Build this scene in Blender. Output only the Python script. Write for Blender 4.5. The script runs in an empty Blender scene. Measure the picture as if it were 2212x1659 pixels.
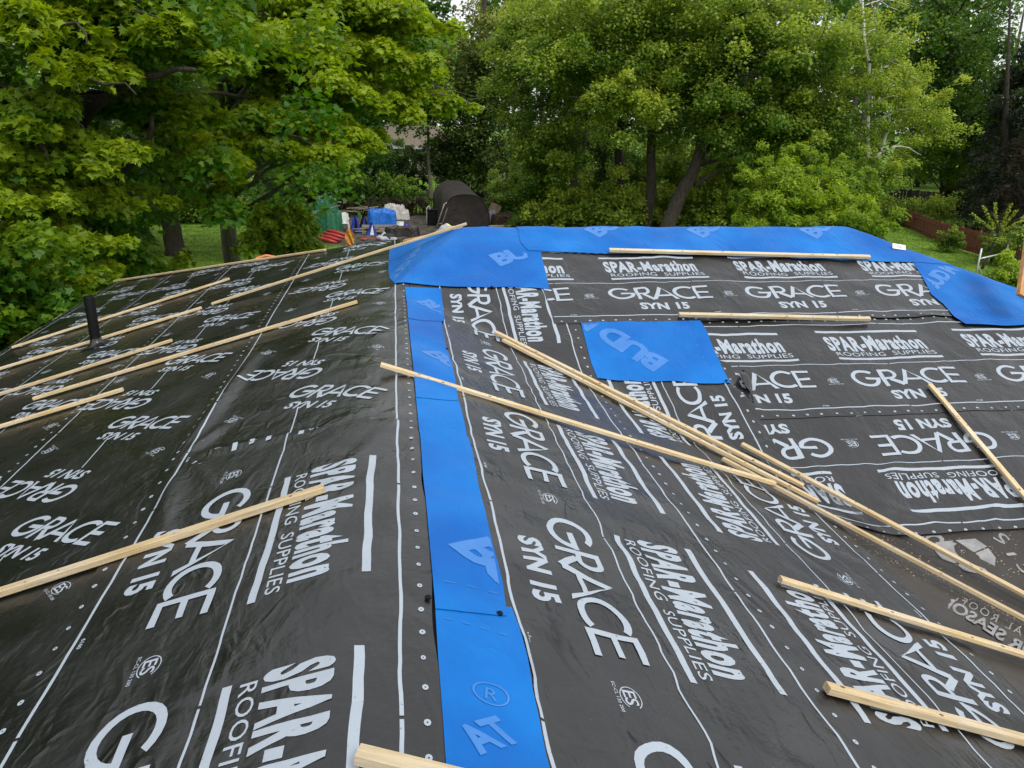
import bpy, bmesh, math, random
import numpy as np
from mathutils import Vector, Matrix
random.seed(7); RNG = np.random.default_rng(7)
scene = bpy.context.scene
COL = scene.collection
# ------------------------------------------------------------------ camera
W, Hh = 2212.0, 1659.0            # pixel frame in which the picture was measured
F = 1665.; PITCH, YAW, ROLL = .3353, .1507, .0204
EYE = 5.8                         # eye height above the yard
def _cam():
    cy, sy = math.cos(YAW), math.sin(YAW); cp, sp = math.cos(PITCH), math.sin(PITCH)
    fwd = np.array([sy*cp, cy*cp, -sp]); right = np.array([cy, -sy, 0.]); up = np.cross(right, fwd)
    cr, sr = math.cos(ROLL), math.sin(ROLL)
    return right*cr+up*sr, -right*sr+up*cr, fwd
R_, U_, F_ = _cam()
cd = bpy.data.cameras.new('camera'); cam = bpy.data.objects.new('camera', cd); COL.objects.link(cam)
cd.sensor_width = 36; cd.lens = F/W*36; cd.clip_end = 500; cd.clip_start = .05
m = Matrix([[R_[i], U_[i], -F_[i], 0] for i in range(3)]+[[0, 0, 0, 1]]); m.translation = (0, 0, EYE)
cam.matrix_world = m; scene.camera = cam
# ------------------------------------------------------------------ sky, sun, exposure
world = bpy.data.worlds.new('World'); scene.world = world; world.use_nodes = True
nt = world.node_tree; nt.nodes.clear()
sky = nt.nodes.new('ShaderNodeTexSky'); sky.sky_type = 'NISHITA'; sky.sun_disc = False
SUN_EL, SUN_ROT = math.radians(52), math.radians(150)
sky.sun_elevation = SUN_EL; sky.sun_rotation = SUN_ROT; sky.air_density = 1.2; sky.dust_density = 6; sky.ozone_density = 1
hs = nt.nodes.new('ShaderNodeHueSaturation'); hs.inputs['Saturation'].default_value = .22
bg = nt.nodes.new('ShaderNodeBackground'); bg.inputs['Strength'].default_value = .15
wo = nt.nodes.new('ShaderNodeOutputWorld')
cl_ = nt.nodes.new('ShaderNodeMixRGB'); cl_.inputs[0].default_value = .7; cl_.inputs[2].default_value = (4.7, 4.8, 5.05, 1)   # even cloud cover
nt.links.new(sky.outputs[0], hs.inputs['Color']); nt.links.new(hs.outputs[0], cl_.inputs[1]); nt.links.new(cl_.outputs[0], bg.inputs[0]); nt.links.new(bg.outputs[0], wo.inputs[0])
sl = bpy.data.lights.new('sun', 'SUN'); sl.energy = 0.7; sl.angle = math.radians(16); sl.color = (1, .97, .9)
so = bpy.data.objects.new('sun', sl); COL.objects.link(so)
sdir = Vector((math.sin(SUN_ROT)*math.cos(SUN_EL), math.cos(SUN_ROT)*math.cos(SUN_EL), math.sin(SUN_EL)))
so.rotation_euler = sdir.to_track_quat('Z', 'Y').to_euler()
scene.view_settings.view_transform = 'Standard'; scene.view_settings.look = 'None'
scene.view_settings.exposure = 0.85; scene.view_settings.gamma = 1
scene.render.engine = 'CYCLES'
scene.cycles.max_bounces = 6; scene.cycles.transparent_max_bounces = 4

# ------------------------------------------------------------------ projection helpers
def ray(px, py): return F_+R_*((px-W/2)/F)-U_*((py-Hh/2)/F)
def gp(px, py, z=0.):
    d = ray(px, py); t = (z-EYE)/d[2]; return Vector((d[0]*t, d[1]*t, z))
def at(px, py, Y):
    d = ray(px, py); t = Y/d[1]; return Vector((d[0]*t, Y, EYE+d[2]*t))
def proj(P):
    P = np.asarray(P, float)-np.array([0, 0, EYE]); d = P@F_
    return W/2+F*(P@R_)/d, Hh/2-F*(P@U_)/d, d
H_, XC, AL, AR, CF, BF = 1.448, -.078, .2663, .3294, 3.9501, .3703
def smin(a, b, k):
    h = np.clip(.5+.5*(b-a)/k, 0, 1); return b*(1-h)+a*h-k*h*(1-h)
def smax(a, b, k): return -smin(-a, -b, k)
def roofz(x, y):
    x = np.asarray(x, float); y = np.asarray(y, float)
    near = smin(-(H_+AL*(XC-x)), -(H_+AR*(x-XC)), .17)
    zf = -(CF-BF*y); zb = -1.083-.216*(y-7.74); zh = -1.086-.37*(x-4.77); zle = -1.474+.541*(x+.078)
    far = smin(smin(zf, zb, .03), smin(zh, zle, .01), .03)
    return EYE+smax(near, far, .05)
def hit(px, py):
    d = ray(px, py)
    ts = np.arange(.8, 25, .02); P = d[None]*ts[:, None]; g = P[:, 2]+EYE-roofz(P[:, 0], P[:, 1])
    i = int(np.argmax(g < 0)); a, b = ts[i-1], ts[i]
    for _ in range(24):
        mm = (a+b)/2; p = d*mm
        if p[2]+EYE < roofz(p[0], p[1]): b = mm
        else: a = mm
    p = d*a
    return float(p[0]), float(p[1])
# value noise (smooth) for wrinkles
_g = np.random.default_rng(3).random((128, 128))
def vnoise(x, y):
    xi = np.floor(x).astype(int); yi = np.floor(y).astype(int); fx = x-xi; fy = y-yi
    fx = fx*fx*(3-2*fx); fy = fy*fy*(3-2*fy)
    a = _g[xi % 128, yi % 128]; b = _g[(xi+1) % 128, yi % 128]; c = _g[xi % 128, (yi+1) % 128]; d = _g[(xi+1) % 128, (yi+1) % 128]
    return (a*(1-fx)+b*fx)*(1-fy)+(c*(1-fx)+d*fx)*fy-.5
FOLDS = [  # long creases: (x0,y0,x1,y1,height,width)
    (-1.17, 3.75, -1.02, 5.9, .040, .055), (-1.14, 3.75, -1.0, 2.9, .024, .045), (-1.1, 3.85, -.50, 3.72, .018, .035), (-.85, 3.35, -1.12, 3.86, .018, .04), (-1.12, 3.86, -.98, 4.25, .02, .03), (-.6, 3.7, -.2, 3.3, .010, .05), (-.35, 2.6, -.12, 3.1, .010, .05), (-.75, 5.0, -.5, 6.2, .010, .07), (-.2, 4.4, -.12, 5.8, .010, .05), (-.22, 1.4, -.16, 2.4, .008, .05),
    (.42, 2.2, .5, 1.9, .012, .03), (.04, 3.6, .06, 3.0, .014, .025), (-.02, 3.7, -.35, 2.9, .010, .05),
    (.36, 2.1, .34, 1.6, .016, .02), (1.5, 5.5, 1.8, 4.9, .02, .05), (2.5, 5.4, 2.66, 5.05, .03, .04),
    (2.2, 6.9, 2.9, 7.05, .012, .04), (3.0, 6.8, 3.6, 7.0, .012, .05), (4.4, 6.3, 5.0, 6.1, .015, .05),
    (3.0, 4.0, 3.5, 4.6, .014, .05), (3.5, 3.96, 3.1, 4.2, .016, .04), (4.1, 4.3, 3.8, 3.95, .012, .04), (1.9, 3.6, 2.3, 4.0, .008, .05),
    (2.9, 4.3, 2.7, 4.9, .01, .05), (.06, 5.4, .1, 6.6, .012, .03), (4.0, 5.9, 4.6, 6.9, .010, .06)]
def wrinkle(x, y):
    x = np.asarray(x, float); y = np.asarray(y, float)
    z = .007*vnoise(x*2.1+5, y*1.3)+.008*vnoise(x*5+y*2, y*3-x*1.5+9)+.003*vnoise(x*11-y*5, y*6+x*4+20)
    rr = np.clip((x-.3)/.4, 0, 1)
    z = z*(.55+.75*rr)
    z = z + rr*.010*vnoise(x*4+y*7, (y-x)*2.2+40)+.002*rr*vnoise(x*14+3, y*16)
    z = z+.009*np.exp(-((x+.22)/.2)**2)*vnoise(x*7+y*5+60, y*9-x*3)+.004*np.exp(-((x+.22)/.2)**2)*vnoise(x*16+y*9, y*19)
    for (a, b, c, d, h, w) in FOLDS:
        L2 = (c-a)**2+(d-b)**2; t = np.clip(((x-a)*(c-a)+(y-b)*(d-b))/L2, 0, 1)
        dd = np.hypot(x-a-t*(c-a), y-b-t*(d-b)); z = z+h*np.exp(-(dd/w)**2)*np.sin(np.pi*np.clip(t*.9+.05, 0, 1))
    return z
def surf(x, y, off): return roofz(x, y)+wrinkle(x, y)+off

# ------------------------------------------------------------------ materials
def newmat(name):
    mt = bpy.data.materials.new(name); mt.use_nodes = True; n = mt.node_tree
    return mt, n, n.nodes['Principled BSDF']
def noisy(name, c1, c2, scale=8, rough=.7, bump=.2, bscale=40, metal=0, detail=4, stretch=None, spec=.5, lo=.35, hi=.65, coat=0, dist=.01):
    mt, n, b = newmat(name)
    tc = n.nodes.new('ShaderNodeTexCoord'); mp = n.nodes.new('ShaderNodeMapping')
    n.links.new(tc.outputs['Object'], mp.inputs[0])
    if stretch: mp.inputs['Scale'].default_value = stretch
    t = n.nodes.new('ShaderNodeTexNoise'); t.inputs['Scale'].default_value = scale; t.inputs['Detail'].default_value = detail
    r = n.nodes.new('ShaderNodeValToRGB'); r.color_ramp.elements[0].color = (*c1, 1); r.color_ramp.elements[1].color = (*c2, 1)
    r.color_ramp.elements[0].position = lo; r.color_ramp.elements[1].position = hi
    n.links.new(mp.outputs[0], t.inputs['Vector']); n.links.new(t.outputs['Fac'], r.inputs[0]); n.links.new(r.outputs[0], b.inputs['Base Color'])
    b.inputs['Roughness'].default_value = rough; b.inputs['Metallic'].default_value = metal; b.inputs['Specular IOR Level'].default_value = spec
    if bump:
        t2 = n.nodes.new('ShaderNodeTexNoise'); t2.inputs['Scale'].default_value = bscale; t2.inputs['Detail'].default_value = 3
        bp = n.nodes.new('ShaderNodeBump'); bp.inputs['Strength'].default_value = bump; bp.inputs['Distance'].default_value = dist
        n.links.new(mp.outputs[0], t2.inputs['Vector']); n.links.new(t2.outputs['Fac'], bp.inputs['Height']); n.links.new(bp.outputs[0], b.inputs['Normal'])
    return mt
def leafmat(name, dark, light, trans=.35):
    mt, n, b = newmat(name)
    at_ = n.nodes.new('ShaderNodeAttribute'); at_.attribute_name = 'tone'
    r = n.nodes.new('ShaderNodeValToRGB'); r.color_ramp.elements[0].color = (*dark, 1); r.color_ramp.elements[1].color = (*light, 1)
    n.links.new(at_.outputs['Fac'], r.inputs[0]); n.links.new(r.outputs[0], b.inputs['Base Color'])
    b.inputs['Roughness'].default_value = .5; b.inputs['Specular IOR Level'].default_value = .35
    tr = n.nodes.new('ShaderNodeBsdfTranslucent'); mx = n.nodes.new('ShaderNodeMixShader'); mx.inputs[0].default_value = trans
    g = n.nodes.new('ShaderNodeHueSaturation'); g.inputs['Hue'].default_value = .49; g.inputs['Value'].default_value = 1.25; g.inputs['Saturation'].default_value = 1.1
    n.links.new(r.outputs[0], g.inputs['Color']); n.links.new(g.outputs[0], tr.inputs[0])
    n.links.new(b.outputs[0], mx.inputs[1]); n.links.new(tr.outputs[0], mx.inputs[2])
    n.links.new(mx.outputs[0], n.nodes['Material Output'].inputs[0])
    return mt
M = {}
def sheet_mat(name, c1, c2, rough, spec=.5):
    mt, n, b = newmat(name)
    tc = n.nodes.new('ShaderNodeTexCoord')
    t = n.nodes.new('ShaderNodeTexNoise'); t.inputs['Scale'].default_value = 1.7; t.inputs['Detail'].default_value = 6
    r = n.nodes.new('ShaderNodeValToRGB'); r.color_ramp.elements[0].color = (*c1, 1); r.color_ramp.elements[1].color = (*c2, 1)
    r.color_ramp.elements[0].position = .35; r.color_ramp.elements[1].position = .7
    n.links.new(tc.outputs['Object'], t.inputs['Vector']); n.links.new(t.outputs['Fac'], r.inputs[0])
    # scattered pale dust specks
    v = n.nodes.new('ShaderNodeTexVoronoi'); v.inputs['Scale'].default_value = 16; n.links.new(tc.outputs['Object'], v.inputs['Vector'])
    rr = n.nodes.new('ShaderNodeValToRGB'); rr.color_ramp.elements[0].color = (1, 1, 1, 1); rr.color_ramp.elements[1].color = (0, 0, 0, 1)
    rr.color_ramp.elements[0].position = .02; rr.color_ramp.elements[1].position = .05
    n.links.new(v.outputs['Distance'], rr.inputs[0])
    mxc = n.nodes.new('ShaderNodeMixRGB'); mxc.inputs[2].default_value = (.16, .15, .13, 1)
    mm = n.nodes.new('ShaderNodeMath'); mm.operation = 'MULTIPLY'; mm.inputs[1].default_value = .35
    n.links.new(rr.outputs[0], mm.inputs[0]); n.links.new(mm.outputs[0], mxc.inputs[0]); n.links.new(r.outputs[0], mxc.inputs[1])
    n.links.new(mxc.outputs[0], b.inputs['Base Color'])
    t3 = n.nodes.new('ShaderNodeTexNoise'); t3.inputs['Scale'].default_value = 3; t3.inputs['Detail'].default_value = 5
    n.links.new(tc.outputs['Object'], t3.inputs['Vector'])
    mr = n.nodes.new('ShaderNodeMapRange'); mr.inputs[1].default_value = .3; mr.inputs[2].default_value = .7; mr.inputs[3].default_value = rough-.08; mr.inputs[4].default_value = rough+.16
    n.links.new(t3.outputs['Fac'], mr.inputs[0]); n.links.new(mr.outputs[0], b.inputs['Roughness'])
    b.inputs['Specular IOR Level'].default_value = spec
    t2 = n.nodes.new('ShaderNodeTexNoise'); t2.inputs['Scale'].default_value = 34; t2.inputs['Detail'].default_value = 4
    bp = n.nodes.new('ShaderNodeBump'); bp.inputs['Strength'].default_value = .5; bp.inputs['Distance'].default_value = .004
    n.links.new(tc.outputs['Object'], t2.inputs['Vector']); n.links.new(t2.outputs['Fac'], bp.inputs['Height'])
    mp = n.nodes.new('ShaderNodeMapping'); mp.inputs['Scale'].default_value = (14, 5, 5); mp.inputs['Rotation'].default_value = (0, 0, .7)
    t4 = n.nodes.new('ShaderNodeTexNoise'); t4.inputs['Scale'].default_value = 1; t4.inputs['Detail'].default_value = 2; t4.inputs['Distortion'].default_value = .6
    n.links.new(tc.outputs['Object'], mp.inputs[0]); n.links.new(mp.outputs[0], t4.inputs['Vector'])
    prev = bp
    for sc, sd, ds, wd in ((2.2, 0., .010, 11.), (5.5, 7., .005, 14.)):      # thin sharp creases: ridges of a noise, present only in places
        m2 = n.nodes.new('ShaderNodeMapping'); m2.inputs['Location'].default_value = (sd, sd*1.7, 3); m2.inputs['Scale'].default_value = (1, .6, 1); m2.inputs['Rotation'].default_value = (0, 0, .5+sd)
        t5 = n.nodes.new('ShaderNodeTexNoise'); t5.inputs['Scale'].default_value = sc; t5.inputs['Detail'].default_value = 2; t5.inputs['Distortion'].default_value = .8
        s1 = n.nodes.new('ShaderNodeMath'); s1.operation = 'SUBTRACT'; s1.inputs[1].default_value = .5; s2 = n.nodes.new('ShaderNodeMath'); s2.operation = 'ABSOLUTE'
        s3 = n.nodes.new('ShaderNodeMath'); s3.operation = 'MULTIPLY_ADD'; s3.use_clamp = True; s3.inputs[1].default_value = -wd; s3.inputs[2].default_value = 1.
        t6 = n.nodes.new('ShaderNodeTexNoise'); t6.inputs['Scale'].default_value = sc*.9; mk = n.nodes.new('ShaderNodeMapRange'); mk.inputs[1].default_value = .5; mk.inputs[2].default_value = .66
        ml = n.nodes.new('ShaderNodeMath'); ml.operation = 'MULTIPLY'
        n.links.new(tc.outputs['Object'], m2.inputs[0]); n.links.new(m2.outputs[0], t5.inputs['Vector']); n.links.new(m2.outputs[0], t6.inputs['Vector'])
        n.links.new(t5.outputs['Fac'], s1.inputs[0]); n.links.new(s1.outputs[0], s2.inputs[0]); n.links.new(s2.outputs[0], s3.inputs[0])
        n.links.new(t6.outputs['Fac'], mk.inputs[0]); n.links.new(s3.outputs[0], ml.inputs[0]); n.links.new(mk.outputs[0], ml.inputs[1])
        b5 = n.nodes.new('ShaderNodeBump'); b5.inputs['Strength'].default_value = .6; b5.inputs['Distance'].default_value = ds
        n.links.new(ml.outputs[0], b5.inputs['Height']); n.links.new(prev.outputs[0], b5.inputs['Normal']); prev = b5
    b2 = n.nodes.new('ShaderNodeBump'); b2.inputs['Strength'].default_value = .5; b2.inputs['Distance'].default_value = .012
    n.links.new(t4.outputs['Fac'], b2.inputs['Height']); n.links.new(prev.outputs[0], b2.inputs['Normal']); n.links.new(b2.outputs[0], b.inputs['Normal'])
    return mt
M['sheet'] = sheet_mat('black_underlayment', (.0055, .0054, .0053), (.0095, .0092, .0088), .27, .62)
M['base'] = sheet_mat('old_underlayment', (.022, .019, .016), (.042, .037, .031), .45, .32)
M['print'] = noisy('white_print', (.13, .15, .17), (.315, .36, .41), 55, .5, .4, 40, dist=.004, lo=.25, hi=.33)
M['print_old'] = noisy('grey_print', (.17, .17, .17), (.25, .25, .25), 14, .6, .3, 60, dist=.003)
M['blue'] = sheet_mat('blue_membrane', (.001, .090, .36), (.003, .148, .48), .52, .18)
M['bluep'] = noisy('pale_blue_print', (.025, .145, .44), (.035, .17, .48), 8, .45, .3, 30, dist=.004)
M['pine'] = noisy('pine_wood', (.44, .32, .165), (.60, .47, .28), 6, .6, .3, 60, stretch=(1, 14, 14), lo=.3, hi=.6)
M['pine2'] = noisy('pine_wood_pale', (.48, .38, .23), (.64, .53, .35), 6, .6, .3, 60, stretch=(1, 14, 14), lo=.3, hi=.6)
M['pine_o'] = noisy('cedar_wood', (.42, .19, .06), (.58, .30, .11), 5, .6, .3, 50, stretch=(6, 6, 1))
for k_ in ('pine', 'pine2'):
    n = M[k_].node_tree; b = n.nodes['Principled BSDF']; lk = b.inputs['Base Color'].links[0]; src = lk.from_socket
    oi = n.nodes.new('ShaderNodeObjectInfo'); hv = n.nodes.new('ShaderNodeHueSaturation'); mr = n.nodes.new('ShaderNodeMapRange'); mr.inputs[3].default_value = .82; mr.inputs[4].default_value = 1.12
    t = n.nodes.new('ShaderNodeTexNoise'); t.inputs['Scale'].default_value = 2.5; t.inputs['Detail'].default_value = 5; tc = n.nodes.new('ShaderNodeTexCoord'); n.links.new(tc.outputs['Object'], t.inputs['Vector'])
    mr2 = n.nodes.new('ShaderNodeMapRange'); mr2.inputs[1].default_value = .35; mr2.inputs[2].default_value = .7; mr2.inputs[3].default_value = 1.15; mr2.inputs[4].default_value = .75; n.links.new(t.outputs['Fac'], mr2.inputs[0])
    n.links.new(oi.outputs['Random'], mr.inputs[0]); n.links.new(mr.outputs[0], hv.inputs['Value']); n.links.new(mr2.outputs[0], hv.inputs['Saturation']); n.links.new(src, hv.inputs['Color']); n.links.new(hv.outputs[0], b.inputs['Base Color'])
M['knot'] = noisy('knot', (.08, .035, .015), (.16, .07, .03), 30, .6, 0)
M['abs'] = noisy('black_plastic', (.003, .003, .0035), (.005, .005, .006), 20, .5, .1, spec=.2)
M['bark'] = noisy('bark', (.020, .016, .012), (.060, .047, .035), 6, .9, .9, 18, stretch=(3, 3, .6), dist=.05)
M['barkg'] = noisy('grey_bark', (.085, .075, .055), (.17, .15, .115), 5, .9, .8, 18, stretch=(3, 3, .6), dist=.05)
M['birchb'] = noisy('birch_bark', (.04, .035, .03), (.62, .60, .55), 3, .8, .4, 18, stretch=(1, 1, 4), lo=.38, hi=.44, dist=.02)
M['maple'] = leafmat('maple_leaves', (.055, .160, .010), (.33, .43, .015), .5)
M['maple2'] = leafmat('deep_maple_leaves', (.045, .135, .014), (.27, .41, .028), .5)
M['mid'] = leafmat('elder_leaves', (.075, .175, .020), (.42, .50, .070), .5)
M['olive'] = leafmat('olive_leaves', (.045, .080, .012), (.28, .30, .05), .4)
M['dark'] = leafmat('dark_leaves', (.030, .090, .012), (.17, .29, .036), .45)
M['bright'] = leafmat('bright_leaves', (.08, .18, .012), (.36, .48, .045), .5)
M['spruce'] = leafmat('spruce_needles', (.009, .018, .008), (.05, .06, .022), .1)
M['brownleaf'] = leafmat('dry_cedar', (.022, .015, .008), (.075, .055, .022), .15)
M['flower'] = leafmat('blossom', (.5, .5, .42), (.7, .7, .62), .3)

# ------------------------------------------------------------------ object helpers
def tag(o, label=None, cat=None, group=None, kind=None):
    if label: o['label'] = label
    if cat: o['category'] = cat
    if group: o['group'] = group
    if kind: o['kind'] = kind
    return o
def empty(name, loc, label, cat, group=None):
    o = bpy.data.objects.new(name, None); o.empty_display_size = .2; COL.objects.link(o); o.location = loc
    return tag(o, label, cat, group)
def link(name, me, mats, parent=None, smooth=False):
    for mt in (mats if isinstance(mats, (list, tuple)) else [mats]): me.materials.append(mt)
    o = bpy.data.objects.new(name, me); COL.objects.link(o)
    if smooth: me.polygons.foreach_set('use_smooth', np.ones(len(me.polygons), bool))
    if parent:
        o.parent = parent; o.matrix_parent_inverse = Matrix.Translation(-Vector(parent.location))
    return o
def npmesh(name, V, faces_loops, sizes, mat_idx=None, tone=None):
    me = bpy.data.meshes.new(name)
    V = np.asarray(V, np.float32); L = np.asarray(faces_loops, np.int32).ravel(); S = np.asarray(sizes, np.int32)
    me.vertices.add(len(V)); me.vertices.foreach_set('co', V.ravel())
    me.loops.add(len(L)); me.loops.foreach_set('vertex_index', L)
    me.polygons.add(len(S)); st = np.concatenate([[0], np.cumsum(S)[:-1]]).astype(np.int32)
    me.polygons.foreach_set('loop_start', st); me.polygons.foreach_set('loop_total', S)
    if mat_idx is not None: me.polygons.foreach_set('material_index', np.asarray(mat_idx, np.int32))
    if tone is not None:
        a = me.attributes.new('tone', 'FLOAT', 'POINT'); a.data.foreach_set('value', np.asarray(tone, np.float32))
    me.update(calc_edges=True); me.validate()
    return me
class MB:
    """collects verts and faces (with material index) for one mesh"""
    def __init__(s): s.v = []; s.f = []; s.m = []
    def add(s, V, Fs, mi=0):
        b = len(s.v); s.v += [tuple(map(float, v)) for v in V]; s.f += [tuple(b+i for i in f) for f in Fs]; s.m += [mi]*len(Fs)
    def box(s, c, size, rot=None, mi=0):
        hx, hy, hz = size[0]/2, size[1]/2, size[2]/2
        V = [Vector((x, y, z)) for x in (-hx, hx) for y in (-hy, hy) for z in (-hz, hz)]
        if rot is not None: V = [rot @ v for v in V]
        V = [v+Vector(c) for v in V]
        s.add(V, [(0, 1, 3, 2), (4, 6, 7, 5), (0, 4, 5, 1), (2, 3, 7, 6), (0, 2, 6, 4), (1, 5, 7, 3)], mi)
    def bar(s, a, b, w, t, mi=0, up=Vector((0, 0, 1))):
        a = Vector(a); b = Vector(b); d = b-a; x = d.normalized(); y = up.cross(x)
        if y.length < 1e-4: y = Vector((0, 1, 0)).cross(x)
        y.normalize(); z = x.cross(y)
        s.box((a+b)/2, (d.length, w, t), Matrix((x, y, z)).transposed(), mi)
    def tube(s, pts, rad, n=8, mi=0, cap=True):
        pts = [Vector(p) for p in pts]; b = len(s.v); k = len(pts)
        if not isinstance(rad, (list, tuple)): rad = [rad]*k
        for i, p in enumerate(pts):
            d = (pts[min(i+1, k-1)]-pts[max(i-1, 0)]).normalized()
            a = d.cross(Vector((0.13, 1, .07))).normalized(); c = d.cross(a)
            for j in range(n):
                t = 2*math.pi*j/n; s.v.append(tuple(p+(a*math.cos(t)+c*math.sin(t))*rad[i]))
        for i in range(k-1):
            for j in range(n):
                s.f.append((b+i*n+j, b+i*n+(j+1) % n, b+(i+1)*n+(j+1) % n, b+(i+1)*n+j)); s.m.append(mi)
        if cap:
            s.f.append(tuple(b+j for j in range(n))[::-1]); s.m.append(mi)
            s.f.append(tuple(b+(k-1)*n+j for j in range(n))); s.m.append(mi)
    def build(s, name, mats, parent=None, smooth=False, bevel=0):
        me = bpy.data.meshes.new(name); me.from_pydata(s.v, [], s.f); me.update()
        me.polygons.foreach_set('material_index', np.array(s.m, np.int32))
        if bevel:
            bm = bmesh.new(); bm.from_mesh(me); bmesh.ops.recalc_face_normals(bm, faces=bm.faces)
            bmesh.ops.bevel(bm, geom=list(bm.edges), offset=bevel, segments=1, affect='EDGES', clamp_overlap=True); bm.to_mesh(me); bm.free()
        else:
            bm = bmesh.new(); bm.from_mesh(me); bmesh.ops.recalc_face_normals(bm, faces=bm.faces); bm.to_mesh(me); bm.free()
        return link(name, me, mats, parent, smooth)

# ------------------------------------------------------------------ print prototypes in (v along, u across) metres
def cut_grid(bm, step=.045):
    xs = [v.co.x for v in bm.verts]; ys = [v.co.y for v in bm.verts]
    for ax, lo, hi in ((0, min(xs), max(xs)), (1, min(ys), max(ys))):
        k = math.ceil(lo/step+1e-6)
        while k*step < hi-1e-6:
            co = [0, 0, 0]; no = [0, 0, 0]; co[ax] = k*step; no[ax] = 1
            bmesh.ops.bisect_plane(bm, geom=list(bm.verts)+list(bm.edges)+list(bm.faces), dist=1e-6, plane_co=co, plane_no=no)
            k += 1
def bm_out(bm):
    bm.verts.ensure_lookup_table(); bm.verts.index_update()
    V = np.array([v.co[:] for v in bm.verts]) if bm.verts else np.zeros((0, 3)); Fc = [tuple(v.index for v in f.verts) for f in bm.faces]
    bm.free(); return V, Fc
def text_proto(body, length, height, bold=.0, space=1.0, step=.045, baseline=0.):
    cu = bpy.data.curves.new('t', 'FONT'); cu.body = body; cu.size = 1; cu.offset = bold; cu.space_character = space; cu.resolution_u = 3
    o = bpy.data.objects.new('t', cu); COL.objects.link(o); bpy.context.view_layer.update()
    dg = bpy.context.evaluated_depsgraph_get(); me = bpy.data.meshes.new_from_object(o.evaluated_get(dg))
    bm = bmesh.new(); bm.from_mesh(me)
    xs = [v.co.x for v in bm.verts]; x0, x1 = min(xs), max(xs); cap = .73
    for v in bm.verts:
        v.co.x = (v.co.x-x0)/(x1-x0)*length; v.co.y = v.co.y/cap*height; v.co.z = 0
    COL.objects.unlink(o); bpy.data.objects.remove(o); bpy.data.curves.remove(cu); bpy.data.meshes.remove(me)
    if step: cut_grid(bm, step)
    return bm_out(bm)
def strokes(polys, step=.045):
    """polys: list of ordered point lists (each a strip: left side then right side) lifted a hair one over the other"""
    VV, FF = [], []
    for i, P in enumerate(polys):
        bm = bmesh.new(); n = len(P)//2
        L = [bm.verts.new((x, y, i*.00015)) for x, y in P[:n]]; R = [bm.verts.new((x, y, i*.00015)) for x, y in P[n:]]
        for k in range(n-1): bm.faces.new((L[k], L[k+1], R[k+1], R[k]))
        cut_grid(bm, step); v, f = bm_out(bm); b = len(VV); VV += list(v); FF += [tuple(b+j for j in q) for q in f]
    return np.array(VV), FF
def rect(x0, y0, x1, y1): return [(x0, y0), (x1, y0), (x0, y1), (x1, y1)]
def arc(cx, cy, rx, ry, a0, a1, w, n=20):
    A = [math.radians(a0+(a1-a0)*i/n) for i in range(n+1)]
    return [(cx+rx*math.cos(a), cy+ry*math.sin(a)) for a in A]+[(cx+(rx-w)*math.cos(a), cy+(ry-w*.82)*math.sin(a)) for a in A]
def line(a, b, w):
    dx, dy = b[0]-a[0], b[1]-a[1]; l = math.hypot(dx, dy); nx, ny = -dy/l*w/2, dx/l*w/2
    return [(a[0]+nx, a[1]+ny), (b[0]+nx, b[1]+ny), (a[0]-nx, a[1]-ny), (b[0]-nx, b[1]-ny)]
def grace_proto(length=.96, h=.205, step=.045):
    w = .035; P = []; k = h/2
    rx = .125
    P += [arc(rx, k, rx, k, 48, 352, w)]                       # G
    P += [rect(rx-.005, k-.014, rx*2+.004, k+.014)]
    x = .262; P += [rect(x, 0, x+w, h), [(x+w, h), (x+.085, h), (x+w, h-.026), (x+.085, h-.026)],
                    [(x+w, h*.42), (x+.085, h*.42), (x+w, h*.42+.026), (x+.085, h*.42+.026)],
                    arc(x+.085, h*.71, .058, h*.29, 90, -90, w-.003, 10), line((x+.07, h*.43), (x+.155, .0), w)]
    x = .40; P += [[(x, 0), (x+.095, h), (x+w+.004, 0), (x+.118, h*.86)], [(x+.118, h*.86), (x+.21, 0), (x+.102, h), (x+.248, 0)], rect(x+.05, h*.25, x+.185, h*.25+.024)]
    x = .61; P += [arc(x+rx, k, rx, k, 50, 310, w)]            # C
    x = .82; P += [rect(x, 0, x+.03, h), rect(x+.03, 0, .965, .026), rect(x+.03, k-.013, .95, k+.013), rect(x+.03, h-.026, .965, h)]
    V, Fc = strokes(P, step); V = V.copy(); V[:, 0] *= length/.965
    return V, Fc
P_GRACE = grace_proto(); P_GRACE_S = grace_proto(.66, .17)
P_SYN = text_proto('SYN 15', .45, .10, .045, 1.02)
P_SYN_S = text_proto('SYN 15', .33, .085, .03, .95)
P_SPAR = text_proto('SPAR-Marathon', .90, .188, .046, 1.14)
P_ROOF = text_proto('ROOFING  SUPPLIES', .91, .052, .004, 1.05)
P_ES = text_proto('ES', .065, .045, .012, .9, None)
P_TINY = text_proto('EC-CL 130 200', .13, .012, .01, 1, None)
P_NUM = text_proto('6160', .055, .014, .03, 1, None)
def comb(parts):
    V = []; Fc = []
    for (v, f), dx, dy in parts:
        b = sum(len(a) for a in V); V.append(v+np.array([dx, dy, 0])); Fc += [tuple(b+i for i in q) for q in f]
    return np.vstack(V), Fc
P_LOGO = comb([(P_ES, .02, .028), (P_TINY, -.01, 0), (strokes([arc(.052, .05, .050, .036, 30, 330, .004, 16)], 1), 0, 0)])
TILE = 1.30
def fullbar(v0, v1, u0, u1): return strokes([rect(v0, u0, v1, u1)])
P_BARLO = fullbar(.04, .985, .585, .612); P_BARHI = fullbar(0, .95, .955, .985)
TILE_A = comb([(P_GRACE, 0, .245), (P_SYN, .245, .09)])
TILE_B = comb([(P_BARLO, 0, 0), (P_BARHI, 0, 0), (P_SPAR, .02, .715), (P_ROOF, .05, .637)])
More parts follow.
